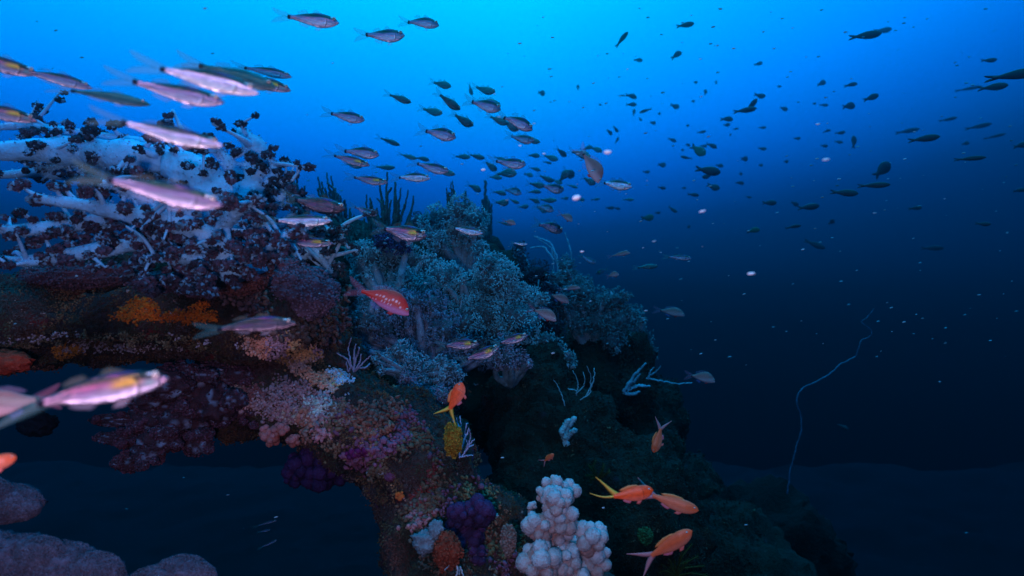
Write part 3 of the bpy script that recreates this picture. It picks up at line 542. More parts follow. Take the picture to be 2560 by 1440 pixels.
crinoid('small olive feather star above the trailing orange fish',1495,1200,[(1470,1160),(1490,1150),(1510,1160),(1525,1175),(1465,1190),(1475,1205),(1505,1175),(1500,1215)],1.95,(.04,.045,.01))
mound('green_sponge','small green algae clump left of the lowest pink fish',1612,1340,16,18,hit(1612,1340,BV,1.7)[2],(.03,.09,.03),.2,4,cat='algae',tufts=500)
# near, dim table coral at lower left
def table(label,lobes,d0):
    k=K*d0; t=empty('plate_coral',P(lobes[0][0],lobes[0][1],d0),label,'coral','mauve plate corals in the lower left corner')
    for (x,y,rx,ry) in lobes:
        v,f=ICO[4]; o=rng.uniform(0,99); c=P(x,y,d0+rng.uniform(-.01,.01)); s_=.9+.08*nzs(v,3,o,2)+.22*np.clip(1-1.3*vor(v,4.5,o),0,1)+.04*np.abs(nzs(v,14,o,2)); b=MB()
        b.add(v*s_[:,None]*np.array([rx*k,rx*.7*k,ry*k])+c,f,np.array((.07,.055,.085))*(.75+.9*np.abs(nzs(v,9,o)))[:,None])
        n=5200; D=ball_dirs(n); D=D[D[:,1]<.3]; n=len(D); b.scatter(OCT,c+D*np.array([rx*k,rx*.7*k,ry*k])*(1.02+.05*nzs(D,3,o,2))[:,None],np.stack([np.full(n,3.4*k),np.full(n,2.0*k),np.full(n,2.0*k)],1)*rng.uniform(.5,1.2,(n,1)),np.array((.085,.068,.1))*rng.uniform(.5,1.3,(n,1)))
        b.build('lobe',M_polyp,t)
    return t
table('rounded mauve plate coral at the left edge, upper one in the lower left corner',[(8,1258,94,46),(-60,1236,86,46),(50,1270,48,30)],1.0)
table('wide lobed mauve plate coral along the bottom left corner',[(50,1415,110,76),(150,1420,100,64),(235,1440,74,58),(-40,1400,110,70),(100,1390,60,48)],.95)
table('low rounded mauve plate coral at the bottom, right of the wide one',[(455,1446,76,56),(390,1462,70,44),(500,1450,40,44)],1.0)
# ---------- fish ----------
SHAPES = {
 'c': dict(top=[(0,.02),(.06,.24),(.15,.37),(.3,.48),(.42,.5),(.6,.4),(.78,.25),(.9,.16),(1,.15)], bot=[(0,-.06),(.06,-.22),(.15,-.38),(.28,-.49),(.42,-.5),(.6,-.38),(.78,-.23),(.9,-.14),(1,-.14)], w=.40),
 's': dict(top=[(0,.0),(.05,.18),(.15,.34),(.3,.46),(.45,.5),(.6,.44),(.8,.26),(.92,.15),(1,.13)], bot=[(0,-.05),(.06,-.2),(.15,-.34),(.3,-.46),(.45,-.5),(.6,-.42),(.8,-.22),(.92,-.13),(1,-.12)], w=.42),
 'r': dict(top=[(0,-.32),(.03,-.1),(.08,.1),(.16,.3),(.28,.46),(.4,.5),(.6,.42),(.78,.22),(.92,.1),(1,.09)], bot=[(0,-.36),(.06,-.43),(.15,-.47),(.3,-.5),(.45,-.46),(.6,-.38),(.78,-.2),(.92,-.09),(1,-.09)], w=.34),
 'o': dict(top=[(0,.1),(.04,.28),(.12,.42),(.25,.5),(.45,.48),(.65,.36),(.82,.24),(.93,.17),(1,.16)], bot=[(0,.04),(.05,-.16),(.12,-.32),(.25,-.46),(.42,-.5),(.6,-.44),(.8,-.26),(.92,-.16),(1,-.15)], w=.42),
 'k': dict(top=[(0,.05),(.06,.24),(.18,.42),(.35,.5),(.55,.46),(.75,.3),(.9,.15),(1,.12)], bot=[(0,-.05),(.06,-.24),(.18,-.42),(.35,-.5),(.55,-.46),(.75,-.3),(.9,-.15),(1,-.12)], w=.36)}
def colour(kind, u, v):
    if kind in ('c','s','b','d'):
        back=np.array((.02,.05,.035)); mid=np.array((.34,.22,.36)); bel=np.array((.85,.72,.86))
        if kind=='s': back=np.array((.05,.05,.04)); mid=np.array((.36,.18,.25)); bel=np.array((.6,.52,.66))
        if kind=='d': back=np.array((.06,.045,.04)); mid=np.array((.15,.09,.11)); bel=np.array((.22,.16,.2))
        if kind=='b': mid=np.array((.72,.56,.76)); bel=np.array((1,.95,1))  # lamp-burnt variant: the white glare is put into the flank colour
        t=np.clip((v-.1)/.35,0,1); t=t*t*(3-2*t); s_=np.clip((-v-.0)/.5,0,1)
        c=mid*(1-t)+back*t; c=c*(1-s_)+bel*s_; w1=noise.noise(Vector((u*7,v*3,2.5 if kind=='b' else .3))); c=c*(1+.22*w1)+np.array((.1,-.03,.1))*max(0,noise.noise(Vector((u*4,v*3,7))))
        if kind=='s':  # yellow cheek patch and stripes
            g=math.exp(-((u-.34)/.11)**4-((v-.14)/.3)**2); c=c*(1-.92*g)+np.array((.85,.4,.015))*.92*g; g2=math.exp(-((u-.6)/.18)**2-((v-.3)/.13)**2); c=c*(1-.6*g2)+np.array((.9,.15,.35))*.6*g2; g3=math.exp(-((u-.15)/.05)**2-((v+.1)/.25)**2); c=c*(1-.5*g3)+np.array((.3,.6,.5))*.5*g3
        if abs(v-(.28+.25*u))<(.1 if kind=='s' else .07) and u<(.26 if kind=='s' else .2): c=np.array((.008,.008,.01))
        if abs(v-.52)<.06 and u<.17: c=np.array((.8,.75,.8))
        if kind=='s' and abs(v-(.62+.15*u))<.06 and .0<u<.66: c=np.array((.012,.01,.01))
        if abs(u-(.235+.05*v*v))<.010 and -.75<v<.25: c=c*.35
        if abs(u-(.262+.05*v*v))<.012 and -.75<v<.1: c=np.minimum(c*1.5,1)
        if u>.945 and abs(v)<.75: c=np.array((.008,.008,.02))
        return c
    if kind=='r':
        red=np.array((.62,.025,.02)); bel=np.array((.62,.22,.42)); back=np.array((.3,.05,.03)); t=np.clip((-v-.25)/.35,0,1); c=red*(1-t)+bel*t
        if v>.6: c=back*.6+red*.4
        for i in range(8):
            uu=.24+i*.066
            if abs(u-uu)<.014+.003*(i%3) and abs(v-(.12+.05*math.sin(i*1.3)))<.08: c=np.array((.95,.6,.68))
        for i in range(11):
            uu=.2+i*.062
            if abs(u-uu)<.011 and abs(v+(.28-.0*i))<.045: c=np.array((.9,.6,.75))
        if u>.93 and (v>.5 or v<-.5): c=np.array((.9,.75,.9))
        return c
    if kind=='o':
        a=np.array((.97,.075,.008)); b=np.array((.97,.2,.12)); t=np.clip((-v-.1)/.8,0,1); c=a*(1-t)+b*t; c=c*(1-.3*max(0,v-.5)); return c*(1+.25*noise.noise(Vector((u*9,v*5,1)))) if abs(u-(.25+.05*v*v))>.012 or abs(v)>.7 else c*.6
    if kind=='p':
        a=np.array((.72,.1,.03)); b=np.array((.65,.17,.1)); t=np.clip((-v+.1)/.8,0,1); return a*(1-t)+b*t
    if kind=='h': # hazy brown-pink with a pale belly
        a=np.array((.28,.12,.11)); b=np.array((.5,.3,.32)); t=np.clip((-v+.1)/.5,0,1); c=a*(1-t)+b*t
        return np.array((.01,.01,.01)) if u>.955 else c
    if kind=='g':  # same silver fish seen backlit: the dim greenish light is put into its colour
        a=np.array((.035,.12,.12)); b=np.array((.16,.25,.27)); t=np.clip((-v)/.6,0,1); c=a*(1-t)+b*t
        return np.array((.01,.012,.02)) if u>.95 else c
    if kind=='G': return np.array((.03,.1,.05))
    return np.array((.012,.018,.022))
SHAPE_OF = {'c':'c','b':'s','s':'s','r':'r','o':'o','p':'o','h':'r','g':'c','d':'s','G':'k','k':'k'}
_bod = {}
def body_mesh(kind, bend, hi):
    key=(kind,bend,hi)
    if key in _bod: return _bod[key]
    sh=SHAPES[SHAPE_OF[kind]]; nu,nv=(56,36) if hi else (18,12)
    tx,ty=zip(*sh['top']); bx,by=zip(*sh['bot']); us=np.linspace(0,1,nu)**1.15
    sm=lambda a,b_: np.interp(us,a,b_)
    T=sm(tx,ty); B=sm(bx,by)
    for _ in range(2 if hi else 1):
        for A in (T,B): A[1:-1]=(A[:-2]+2*A[1:-1]+A[2:])/4
    V=[];C=[]
    for i,u in enumerate(us):
        cz=(T[i]+B[i])/2; hz=(T[i]-B[i])/2; wy=sh['w']*.5*min(1,(math.sqrt(max(u,0))*1.9))*(1-.62*max(0,u-.3)/.7)
        wy=min(wy,hz*1.2); zb=bend*(u-.4)**2
        for j in range(nv):
            a=2*math.pi*j/nv; V.append((.5-u, wy*math.cos(a), cz+hz*math.sin(a)+zb)); C.append(colour(kind,u,(cz+hz*math.sin(a))/(.5)))
    F=[]
    for i in range(nu-1):
        for j in range(nv):
            k=(j+1)%nv; F+=[(i*nv+j,(i+1)*nv+j,(i+1)*nv+k),(i*nv+j,(i+1)*nv+k,i*nv+k)]
    n=len(V); V.append((.5+.004,0,(T[0]+B[0])/2+bend*.16)); C.append(C[0]); V.append((-.5-.01,0,(T[-1]+B[-1])/2+bend*.36)); C.append(C[-1])
    for j in range(nv):
        k=(j+1)%nv; F+=[(n,j,k),(n+1,(nu-1)*nv+k,(nu-1)*nv+j)]
    b=MB(); b.add(np.array(V),np.array(F),np.array(C)); o=b.build('tmp', M_fish if kind in 'csbgd' else M_matte, origin=(0,0,0)); me=o.data; me.name='fish_body'; bpy.data.objects.remove(o)
    _bod[key]=me; return me
def fin_mesh(pts, th, m, col, name):
    """thin lens-shaped fin: outline in x,z with the middle line thicker than the rim"""
    key=(name,)
    if key in _bod: return _bod[key]
    p=np.array(pts,float); c=p.mean(0); n=len(p); V=[(x,0,z) for x,z in p]; q=c+(p-c)*.6
    V+=[(x,-th,z) for x,z in q]+[(x,th,z) for x,z in q]+[(c[0],-th,c[1]),(c[0],th,c[1])]; F=[]
    for i in range(n):
        k=(i+1)%n; F+=[(i,k,n+k),(i,n+k,n+i),(k,i,2*n+i),(k,2*n+i,2*n+k),(n+i,n+k,3*n),(2*n+k,2*n+i,3*n+1)]
    b=MB(); b.add(V,F,col); o=b.build('tmp',m,origin=(0,0,0)); me=o.data; me.name=name; bpy.data.objects.remove(o); _bod[key]=me; return me
def ribbon_fin(lines, th, m, col, name):
    """fin lobes as lens-section ribbons: each line is [(x, z, half width)]"""
    key=(name,)
    if key in _bod: return _bod[key]
    b=MB()
    for ln in lines:
        p=np.array(ln,float); p=smooth_line(p,9); T=np.gradient(p[:,:2],axis=0); T/=np.linalg.norm(T,axis=1)[:,None]; N_=np.stack([-T[:,1],T[:,0]],1); V=[];F=[]
        for i in range(9):
            for k,(a_,y_) in enumerate(((1,0),(0,th*(1-i/9)+.003),(-1,0),(0,-th*(1-i/9)-.003))):
                q=p[i,:2]+N_[i]*a_*p[i,2]; V.append((q[0],y_,q[1]))
            if i:
                for k in range(4): a0,b0=(i-1)*4+k,(i-1)*4+(k+1)%4; F+=[(a0,b0,b0+4),(a0,b0+4,a0+4)]
        b.add(V,F,col)
    o=b.build('tmp',m,origin=(0,0,0)); me=o.data; me.name=name; bpy.data.objects.remove(o); _bod[key]=me; return me
TAIL=[[(-.46,.02,.12),(-.57,.12,.15),(-.68,.27,.11),(-.8,.46,.02)],[(-.46,-.02,.12),(-.57,-.12,.15),(-.68,-.27,.11),(-.8,-.46,.02)]]
LYRE=[[(-.46,.03,.12),(-.58,.2,.11),(-.72,.5,.055),(-.92,.9,.012)],[(-.46,-.03,.12),(-.58,-.2,.11),(-.72,-.5,.055),(-.92,-.9,.012)]]
SHORT=[[(-.46,.02,.1),(-.54,.06,.12),(-.6,.12,.1),(-.66,.2,.02)],[(-.46,-.02,.1),(-.54,-.06,.12),(-.6,-.12,.1),(-.66,-.2,.02)]]
LONG=[[(-.44,.1,.12),(-.56,.42,.07),(-.72,.98,.035),(-.88,1.45,.012)],[(-.46,.0,.12),(-.65,-.02,.08),(-.85,.1,.04),(-1.1,.45,.012)]]
D1=[(.2,.44),(.14,.56),(.06,.72),(.0,.66),(-.04,.46)]; D2=[(-.1,.4),(-.14,.62),(-.24,.56),(-.32,.38),(-.3,.26)]; D3=[(.2,.44),(.1,.58),(-.1,.6),(-.28,.46),(-.36,.34),(-.3,.24),(0,.44)]
AN=[(-.06,-.42),(-.12,-.62),(-.24,-.5),(-.3,-.36),(-.26,-.26)]; PV=[(.2,-.44),(.12,-.72),(.02,-.7),(.08,-.44)]
eye_me=None
def eye_mesh():
    global eye_me
    if eye_me is None:
        v,f=ICO[3]; c=np.where((v[:,1]<-.86)[:,None],(.004,.004,.004),np.where((v[:,1]<-.6)[:,None],(.85,.7,.6),(.25,.2,.2))); b=MB(); b.add(v,f,c); o=b.build('tmp',M_eye,origin=(0,0,0)); eye_me=o.data; eye_me.name='eye'; bpy.data.objects.remove(o)
    return eye_me
NAMES={'c':('silver_fish','fish'),'b':('silver_fish','fish'),'s':('silver_fish','fish'),'r':('red_fish','fish'),'o':('orange_fish','fish'),'p':('pink_fish','fish'),'h':('brown_fish','fish'),'g':('green_or_backlit_fish','fish'),'d':('lilac_fish','fish'),'G':('green_or_backlit_fish','fish'),'k':('dark_fish','fish')}
def fish(tail, head, h, kind, label, group=None, d=None, L0=.095, yaw=None, bend=None, wmul=1.0, lyre=None):
    tail=np.array(tail,float); head=np.array(head,float); ln=float(np.linalg.norm(head-tail))
    if d is None: d=min(max(L0/(ln*K),.5),9.5)
    c=P(*((tail+head)/2),d); L_=ln*K*d; H=h*K*d
    ax=(head-tail)/ln; cx_=(tail[0]+head[0])/2; yaw=(-(cx_-1280)*K*.9*(1 if ax[0]>0 else -1)*abs(ax[0])+(rng.uniform(-.1,.1) if ln>60 else rng.uniform(-.45,.45))) if yaw is None else yaw
    xv=Vector((ax[0],yaw,-ax[1])); Lr=L_*math.sqrt(1+yaw*yaw)/max(.75,1+yaw*(cx_-1280)*K*(1 if ax[0]>0 else -1)*abs(ax[0])*-1); xv.normalize()
    zv=Vector((ax[1],0,ax[0])); 
    if zv.z<0: zv=-zv
    zv=(zv-xv*zv.dot(xv)).normalized(); yv=zv.cross(xv)
    hi=ln>60; bend=rng.choice([-.5,-.25,0,.25,.45]) if bend is None else bend
    nm,cat=NAMES[kind]; o=bpy.data.objects.new(nm, body_mesh(kind,float(bend),hi)); sc.collection.objects.link(o)
    W=min(H*1.05, L_*.42)*wmul
    M=Matrix(((xv.x*Lr,yv.x*W,zv.x*H,c[0]),(xv.y*Lr,yv.y*W,zv.y*H,c[1]),(xv.z*Lr,yv.z*W,zv.z*H,c[2]),(0,0,0,1)))
    o.matrix_world=M; tag(o,label,cat,group)
    def child(name, me, loc=(0,0,0), s_=(1,1,1)):
        q=bpy.data.objects.new(name,me); link(q,o); q.location=loc; q.scale=s_; return q
    zb=float(bend)*.36
    if ln>24:
        if kind in 'op':
            child('tail_fin', ribbon_fin(LYRE if lyre is None else lyre,.02,M_ofin,(.85,.42,.06) if kind=='o' else (.5,.2,.22),'lyre_fin_'+kind if lyre is None else 'lyre_fin_%d'%int(lyre[0][1][1]*100)),(0,0,zb))
            child('dorsal_fin', fin_mesh(D3,.02,M_ofin,(.8,.2,.06),'long_dorsal_fin')); child('anal_fin',fin_mesh(AN,.02,M_ofin,(.6,.14,.18),'pink_anal_fin')); child('pelvic_fin',fin_mesh(PV,.02,M_ofin,(.7,.14,.12),'pink_pelvic_fin'))
        elif kind in 'rh':
            child('tail_fin', ribbon_fin(TAIL,.015,M_fin,(.5,.15,.25),'red_tail_fin'),(0,0,zb)); child('dorsal_fin',fin_mesh(D3,.015,M_fin,(.3,.2,.35),'red_dorsal_fin')); child('anal_fin',fin_mesh(AN,.02,M_fin,(.2,.2,.6),'red_anal_fin')); child('pelvic_fin',fin_mesh(PV,.03,M_ofin,(.5,.04,.05),'red_pelvic_fin'),(.06,0,.1))
        elif kind in 'kG':
            child('tail_fin', ribbon_fin(TAIL,.02,M_matte,(.012,.018,.03),'dark_tail_fin'),(.03,0,zb),(.85,1,.7))
        else:
            child('tail_fin', ribbon_fin(TAIL,.015,M_fin,(.12,.25,.25),'pale_tail_fin'),(0,0,zb),(1,1,1.1))
            if ln>36:
                child('dorsal_fin',fin_mesh(D1,.012,M_fin,(.1,.12,.08),'spiny_dorsal_fin')); child('rear_dorsal_fin',fin_mesh(D2,.012,M_fin,(.1,.12,.1),'soft_dorsal_fin')); child('anal_fin',fin_mesh(AN,.012,M_fin,(.3,.25,.35),'pale_anal_fin'))
                if ln>60: child('pelvic_fin',fin_mesh(PV,.02,M_fin,(.5,.4,.5),'pale_pelvic_fin'))
    elif ln>13:
        child('tail_fin', ribbon_fin(TAIL,.02,M_matte,(.012,.03,.035),'small_tail_fin'),(.04,0,zb),(.85,1,.62))
    if ln>48 and kind!='k':
        ez={'r':-.12,'h':-.12,'o':.22,'p':.2}.get(kind,.2)+float(bend)*.09; ex=.4 if kind not in 'rh' else .435; er=.3*.5*(.42 if kind in 'rhop' else .8)
        for s_ in (-1,1): child('eye', eye_mesh(), (ex, s_*.115, ez), (er*H/Lr, .08*s_*-1 if False else .08, er))
    return o
SG='silver fish streaming right across the reef'
near=[ # tail, head, height, kind, label
((-90,143),(96,180),40,'s','silver fish cut off at the left edge, uppermost of the school'),
((62,183),(232,211),30,'c','slim silver fish with bright belly just below the uppermost cut-off one'),
((180,234),(378,252),28,'g','slender dull teal fish with no bright belly under the upper left group'),
((335,220),(563,247),46,'c','silver fish with dark back and lilac belly, lowest of the upper left cluster'),
((405,178),(650,222),52,'b','brightest white-bellied silver fish in the upper left cluster'),
((500,172),(690,212),44,'g','dark green-backed fish partly hidden behind the brightest clustered one'),
((600,195),(728,222),32,'s','short silver fish whose head leads the upper left cluster'),
((612,172),(730,187),24,'c','thin silver fish, topmost of the upper left cluster'),
((-80,272),(94,293),38,'s','silver fish cut by the left edge above the white soft coral'),
((308,318),(562,358),44,'b','dazzling white-bellied fish in front of the white soft coral top'),
((275,452),(560,512),58,'c','large lilac fish crossing the middle of the white soft coral'),
((720,47),(848,52),36,'c','lone fish highest in the bright water, left of two others'),
((915,93),(1012,86),34,'c','silver-bellied fish under the bright surface, middle of three'),
((1020,54),(1098,58),28,'c','small pale fish highest right of the bright-water trio'),
((828,286),(912,298),28,'c','fish alone in mid water above the dark sea whips'),
((862,377),(948,385),30,'c','fish swimming just above a slimmer striped companion'),
((836,391),(925,412),22,'s','slim lit fish right under a deeper-bodied companion'),
((885,446),(970,456),22,'s','slim blue-bellied fish touching the tallest sea whip tip'),
((998,442),(1076,444),24,'b','glowing pink-white fish right of the tallest sea whip tip'),
((1043,412),(1122,428),26,'c','green-backed fish with a flashing white cheek above the sea whips'),
((1065,326),(1140,342),33,'c','round-headed fish with a white chin in the blue middle water'),
((1180,256),(1252,272),32,'c','silver-bellied fish in the densest blue-water cluster'),
((1262,290),(1332,322),32,'c','nose-down silver fish at the right of the blue-water cluster'),
((738,505),(865,522),42,'d','broad lilac-brown fish right of the white soft coral'),
((690,553),(830,550),32,'b','bright silver fish just beneath the broad lilac-brown one'),
((712,604),(834,608),26,'s','slim purple and gold fish, lowest of the three beside the white coral'),
((960,576),(1068,590),42,'s','sharp yellow-cheeked silver fish in front of the dark coral ball'),
((1135,571),(1207,583),21,'b','slim pink-silver fish in front of the highest soft coral'),
((888,518),(942,538),17,'c','small slim fish diving right above the green feathery growth'),
((545,816),(742,806),40,'d','long dusky lilac fish gliding along the dark ledge'),
((100,1000),(426,944),74,'s','largest fish, rainbow-sided with yellow cheek, lower left under the ledge'),
((1113,862),(1198,860),30,'s','silver fish with black tail spot, left of the trio at mid reef'),
((1168,902),(1250,868),31,'s','yellow-cheeked silver fish angled up, lowest of the mid reef trio'),
((1250,858),(1320,838),25,'s','yellow-cheeked silver fish angled up, right of the mid reef trio'),
((1350,558),(1407,576),28,'c','mauve silver fish above the arching hazy whips'),
((1510,456),(1580,468),27,'b','pink-lit striped silver fish at the reddish fish head'),
((1240,405),(1315,412),28,'c','silver-cheeked fish in the hazy school over the ridge'),
((1278,343),(1336,353),24,'c','silver fish just below the nose-down one'),
((1358,467),(1410,475),26,'c','silver-cheeked fish low in the hazy school'),
((1345,512),(1385,526),20,'c','faint silver-cheeked fish lowest in the hazy school'),
((1265,471),(1304,483),20,'c','dark blue-backed fish over the far sea whips'),
((1285,608),(1318,611),9,'b','tiny glowing violet fish right of the ridge'),
((1672,641),(1728,646),14,'c','lone teal-silver fish in open dark water right of the reef'),
((1455,642),(1490,658),13,'c','thin striped fish diving beside the tall curved whip'),
((1515,674),(1490,684),13,'s','tiny striped fish facing left above the green coral'),
]
for t_,h_,hh,kd,lb in near:
    l_=math.hypot(h_[0]-t_[0],h_[1]-t_[1]); fish(t_,h_,hh,kd,lb,SG,d=min(1.62,.095/(l_*K)) if (h_[1]>500 and 850<h_[0]<1330) else None)
oth=[((1125,1022),(1158,958),34,'o','vivid orange lyretail fish climbing beside the dark reef hole',1.25,None),
((1535,1243),(1633,1226),38,'o','bright orange lyretail fish with trailing yellow tail right of the white coral',1.1,None),
((1632,1242),(1745,1276),34,'p','dull orange fish with dark back following the bright orange one',1.2,None),
((1630,1396),(1730,1322),40,'p','lowest pinkish orange fish swimming up right near the feather star',1.15,None),
((1652,1072),(1636,1132),24,'p','small salmon fish pointing straight down over the dark slope',1.7,None),
((905,727),(1028,770),56,'r','red fish with rows of white dashes in the centre of the reef',1.25,0),
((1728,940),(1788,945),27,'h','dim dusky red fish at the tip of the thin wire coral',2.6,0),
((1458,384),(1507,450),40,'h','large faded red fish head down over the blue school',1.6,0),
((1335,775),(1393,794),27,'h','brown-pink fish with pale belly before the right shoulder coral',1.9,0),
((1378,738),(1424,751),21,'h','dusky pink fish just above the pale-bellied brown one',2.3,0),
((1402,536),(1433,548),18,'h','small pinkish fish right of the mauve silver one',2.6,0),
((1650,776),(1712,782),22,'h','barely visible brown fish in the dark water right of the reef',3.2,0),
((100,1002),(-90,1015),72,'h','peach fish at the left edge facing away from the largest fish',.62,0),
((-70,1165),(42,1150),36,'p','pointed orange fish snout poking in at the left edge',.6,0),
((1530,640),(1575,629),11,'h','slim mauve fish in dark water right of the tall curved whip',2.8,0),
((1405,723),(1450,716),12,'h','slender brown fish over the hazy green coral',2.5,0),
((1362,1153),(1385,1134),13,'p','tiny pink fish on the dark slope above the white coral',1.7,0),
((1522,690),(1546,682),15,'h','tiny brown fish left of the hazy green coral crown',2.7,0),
((1262,553),(1290,557),13,'h','small brown fish right of the highest soft coral',2.2,0)]
for t_,h_,hh,kd,lb,dd,bn in oth: fish(t_,h_,hh,kd,lb,'warm coloured reef fish',d=dd,bend=bn if bn is not None else 0.0,lyre=LONG if 'trailing yellow' in lb else SHORT if 'left edge' in lb else None)
# trailing yellow tail of the leading orange fish and others of the blue-water school
GG='small green-backed fish of the central school'
green=[(975,240,1028,254,18),(1085,206,1128,217,20),(1100,242,1150,272,22),(1173,214,1180,238,10),(1190,219,1238,233,21),(1195,250,1252,264,22),(1058,272,1106,286,20),(1137,293,1183,313,23),(1226,294,1270,310,18),(1260,306,1296,326,20),(1312,346,1350,357,15),(953,348,1000,361,13),(1003,387,1042,397,12),(1040,394,1074,399,12),(942,421,988,417,13),(866,411,905,419,12),(1085,424,1138,436,17),(1215,408,1242,426,18),(1245,430,1292,434,24),(1140,389,1176,394,14),(1176,389,1212,395,14),(1238,393,1264,400,10),(1323,387,1350,390,13),(1362,388,1395,401,16),(1394,374,1416,390,15),(1327,419,1352,426,10),(1313,433,1333,441,12),(1350,442,1385,453,14),(1385,451,1406,459,12),(1433,374,1476,396,22),(1458,372,1482,366,11),(1478,368,1505,379,14),(1325,462,1362,464,16),(1235,478,1266,485,13),(1225,442,1256,446,11),(1174,461,1203,478,17),(1323,479,1353,479,11),(1400,452,1422,425,20),(1412,428,1436,440,24),(1460,447,1489,460,18),(1325,496,1350,506,12),(1352,500,1392,502,13),(1405,498,1422,494,9),(1444,498,1462,500,10),(1298,520,1322,514,12),(1240,508,1272,506,18),(1248,558,1282,561,8),(1595,668,1645,665,13),(1345,521,1368,530,13),(1236,440,1258,430,8),(1275,500,1298,508,9),(1420,462,1445,470,8),(1480,500,1500,497,7),(1560,498,1585,500,8),(1360,405,1380,408,7)]
def words(px,py):
    ver='high' if py<180 else 'upper' if py<330 else 'middle' if py<450 else 'lower' if py<600 else 'low'
    return ver
def pose(dx,dy,ln):
    a=math.degrees(math.atan2(-dy,abs(dx)))
    t='level' if abs(a)<7 else 'steeply rising' if a>45 else 'nose-up' if a>0 else 'steeply diving' if a<-45 else 'nose-down'
    return t+(' facing left' if dx<0 else '')
def bearing(x,y,refs):
    d,nm=min((math.hypot(x-a,(y-b)*1.3),n) for a,b,n in refs); a,b=[(p,q) for p,q,n in refs if n==nm][0]
    if d<26: return 'beside '+nm
    h='right of' if x>a else 'left of'; v='above' if y<b else 'below'
    if abs(x-a)>2.2*abs(y-b): return ('just ' if d<70 else 'well ' if d>150 else '')+h+' '+nm
    if abs(y-b)>2.2*abs(x-a): return ('just ' if d<70 else 'high ' if d>150 and y<b else 'far ' if d>150 else '')+v+' '+nm
    return v+' and '+h+' '+nm+(', close' if d<60 else '')
RG=[(1100,334,'the white-chinned fish'),(1216,264,'the densest cluster fish'),(1300,305,'the nose-down silver fish'),(1277,408,'the silver-cheeked school fish'),(1384,471,'the low silver-cheeked fish'),(1482,417,'the faded red fish'),(928,451,'the blue-bellied fish'),(1082,420,'the white-cheeked fish'),(1284,477,'the blue-backed fish'),(1365,518,'the faintest silver fish'),(870,292,'the lone mid-water fish')]
used={}
def uniq(lb):
    lb=' '.join(lb.split()[:16]);
    used[lb]=used.get(lb,0)+1; return lb
for a,b,c_,d_,hh in green:
    ln=math.hypot(c_-a,d_-b); x,y=(a+c_)/2,(b+d_)/2; sz='tiny' if ln<28 else 'small' if ln<42 else 'medium'
    fish((a,b),(c_,d_),hh,'g',uniq('%s backlit fish, %s, %s'%(sz,pose(c_-a,d_-b,ln),bearing(x,y,RG))),GG,d=min(3.4,.12/(ln*K)) if y>500 and x<1300 else None,L0=.085)
# the dark distant fish on the right: centre, length, height, angle (nose up +), -1 when heading left
dark=[(1716,62,40,15,3),(1556,96,42,12,50),(1692,136,26,15,25),(1597,150,20,11,-5),(1897,159,20,10,8),(1739,206,10,8,0),(1790,206,9,6,80),(1764,230,14,9,80),(1580,240,26,13,-20),(1555,239,16,4,5),(1580,261,24,11,-5),(1585,280,17,8,75),(1612,277,28,8,-15,-1),(1688,266,22,14,-25),(1648,284,8,7,0),(1733,253,10,6,0),(1601,298,12,6,-60),(1633,307,14,10,-25),(1525,331,16,10,-45),(1540,324,16,9,-45),(1543,350,16,6,65),(1719,314,8,7,0),(1755,330,22,7,8),(1682,350,20,10,-25),(1819,297,28,14,-10),(1818,312,15,10,0),(1901,240,26,14,-12),(1880,262,38,13,50),(1866,275,52,15,2),(1961,272,18,12,-20),(1907,319,18,7,0),(1840,322,14,5,5),(1826,337,8,4,80),(1948,216,12,6,0),(1781,364,26,12,-30),(1748,377,38,25,-38),(1720,362,12,8,-20),(1760,365,16,8,-20),(1706,375,8,6,0),(1714,394,26,8,12,-1),(1656,412,18,14,-20),(1617,430,16,8,0),(1774,427,56,24,-10),(1768,441,26,12,-12,-1),(1800,414,18,10,-12),(1862,397,16,14,0),(1907,372,20,9,-12),(1966,404,12,9,0),(1902,413,12,8,-20),(1852,435,9,8,0),(1785,468,30,17,-22),(1656,470,18,9,-5),(1710,470,12,6,0),(1851,457,20,10,-10),(1735,487,26,10,-5),(1872,493,14,6,-10),(1926,507,32,14,-3),(1683,525,24,9,-35),(1645,532,14,7,0),(1621,545,28,17,10),(1526,520,20,9,0),(1544,521,14,7,-10),(1722,567,10,8,45),(1885,575,30,14,5),
(2168,88,72,21,0),(2210,76,40,15,3),(2055,207,20,14,10),(2129,211,30,11,5),(2180,243,36,16,20),(2124,264,28,19,0),(2061,263,20,8,0),(2036,259,10,6,0),(2475,151,36,12,3),(2550,185,140,27,0),(2487,217,68,19,0),(2425,221,60,9,4),(2373,298,42,9,8),(2272,327,54,12,8),(2315,346,70,18,3),(2450,315,60,12,8),(2490,340,50,8,10),(2415,358,18,10,0),(2555,362,34,16,0),(2135,353,30,14,82),(2102,332,24,9,5),(2068,327,18,7,10),(1994,346,16,8,0),(2062,365,16,9,0),(2098,355,20,8,-15),(2208,422,46,30,42),(2190,463,72,15,-1),(2115,482,62,18,-8),(2025,517,48,17,6),(1988,510,18,12,-20),(2430,396,72,12,0),(2550,475,28,11,0),(1985,566,36,9,8),(2040,612,50,15,-25),(2080,555,16,12,45),(2335,620,50,13,0),(1355,233,16,15,0),(1445,218,14,7,85),(2110,1068,26,10,-30),(1500,262,8,5,0),(2290,520,30,10,0),(2460,560,36,11,-6)]
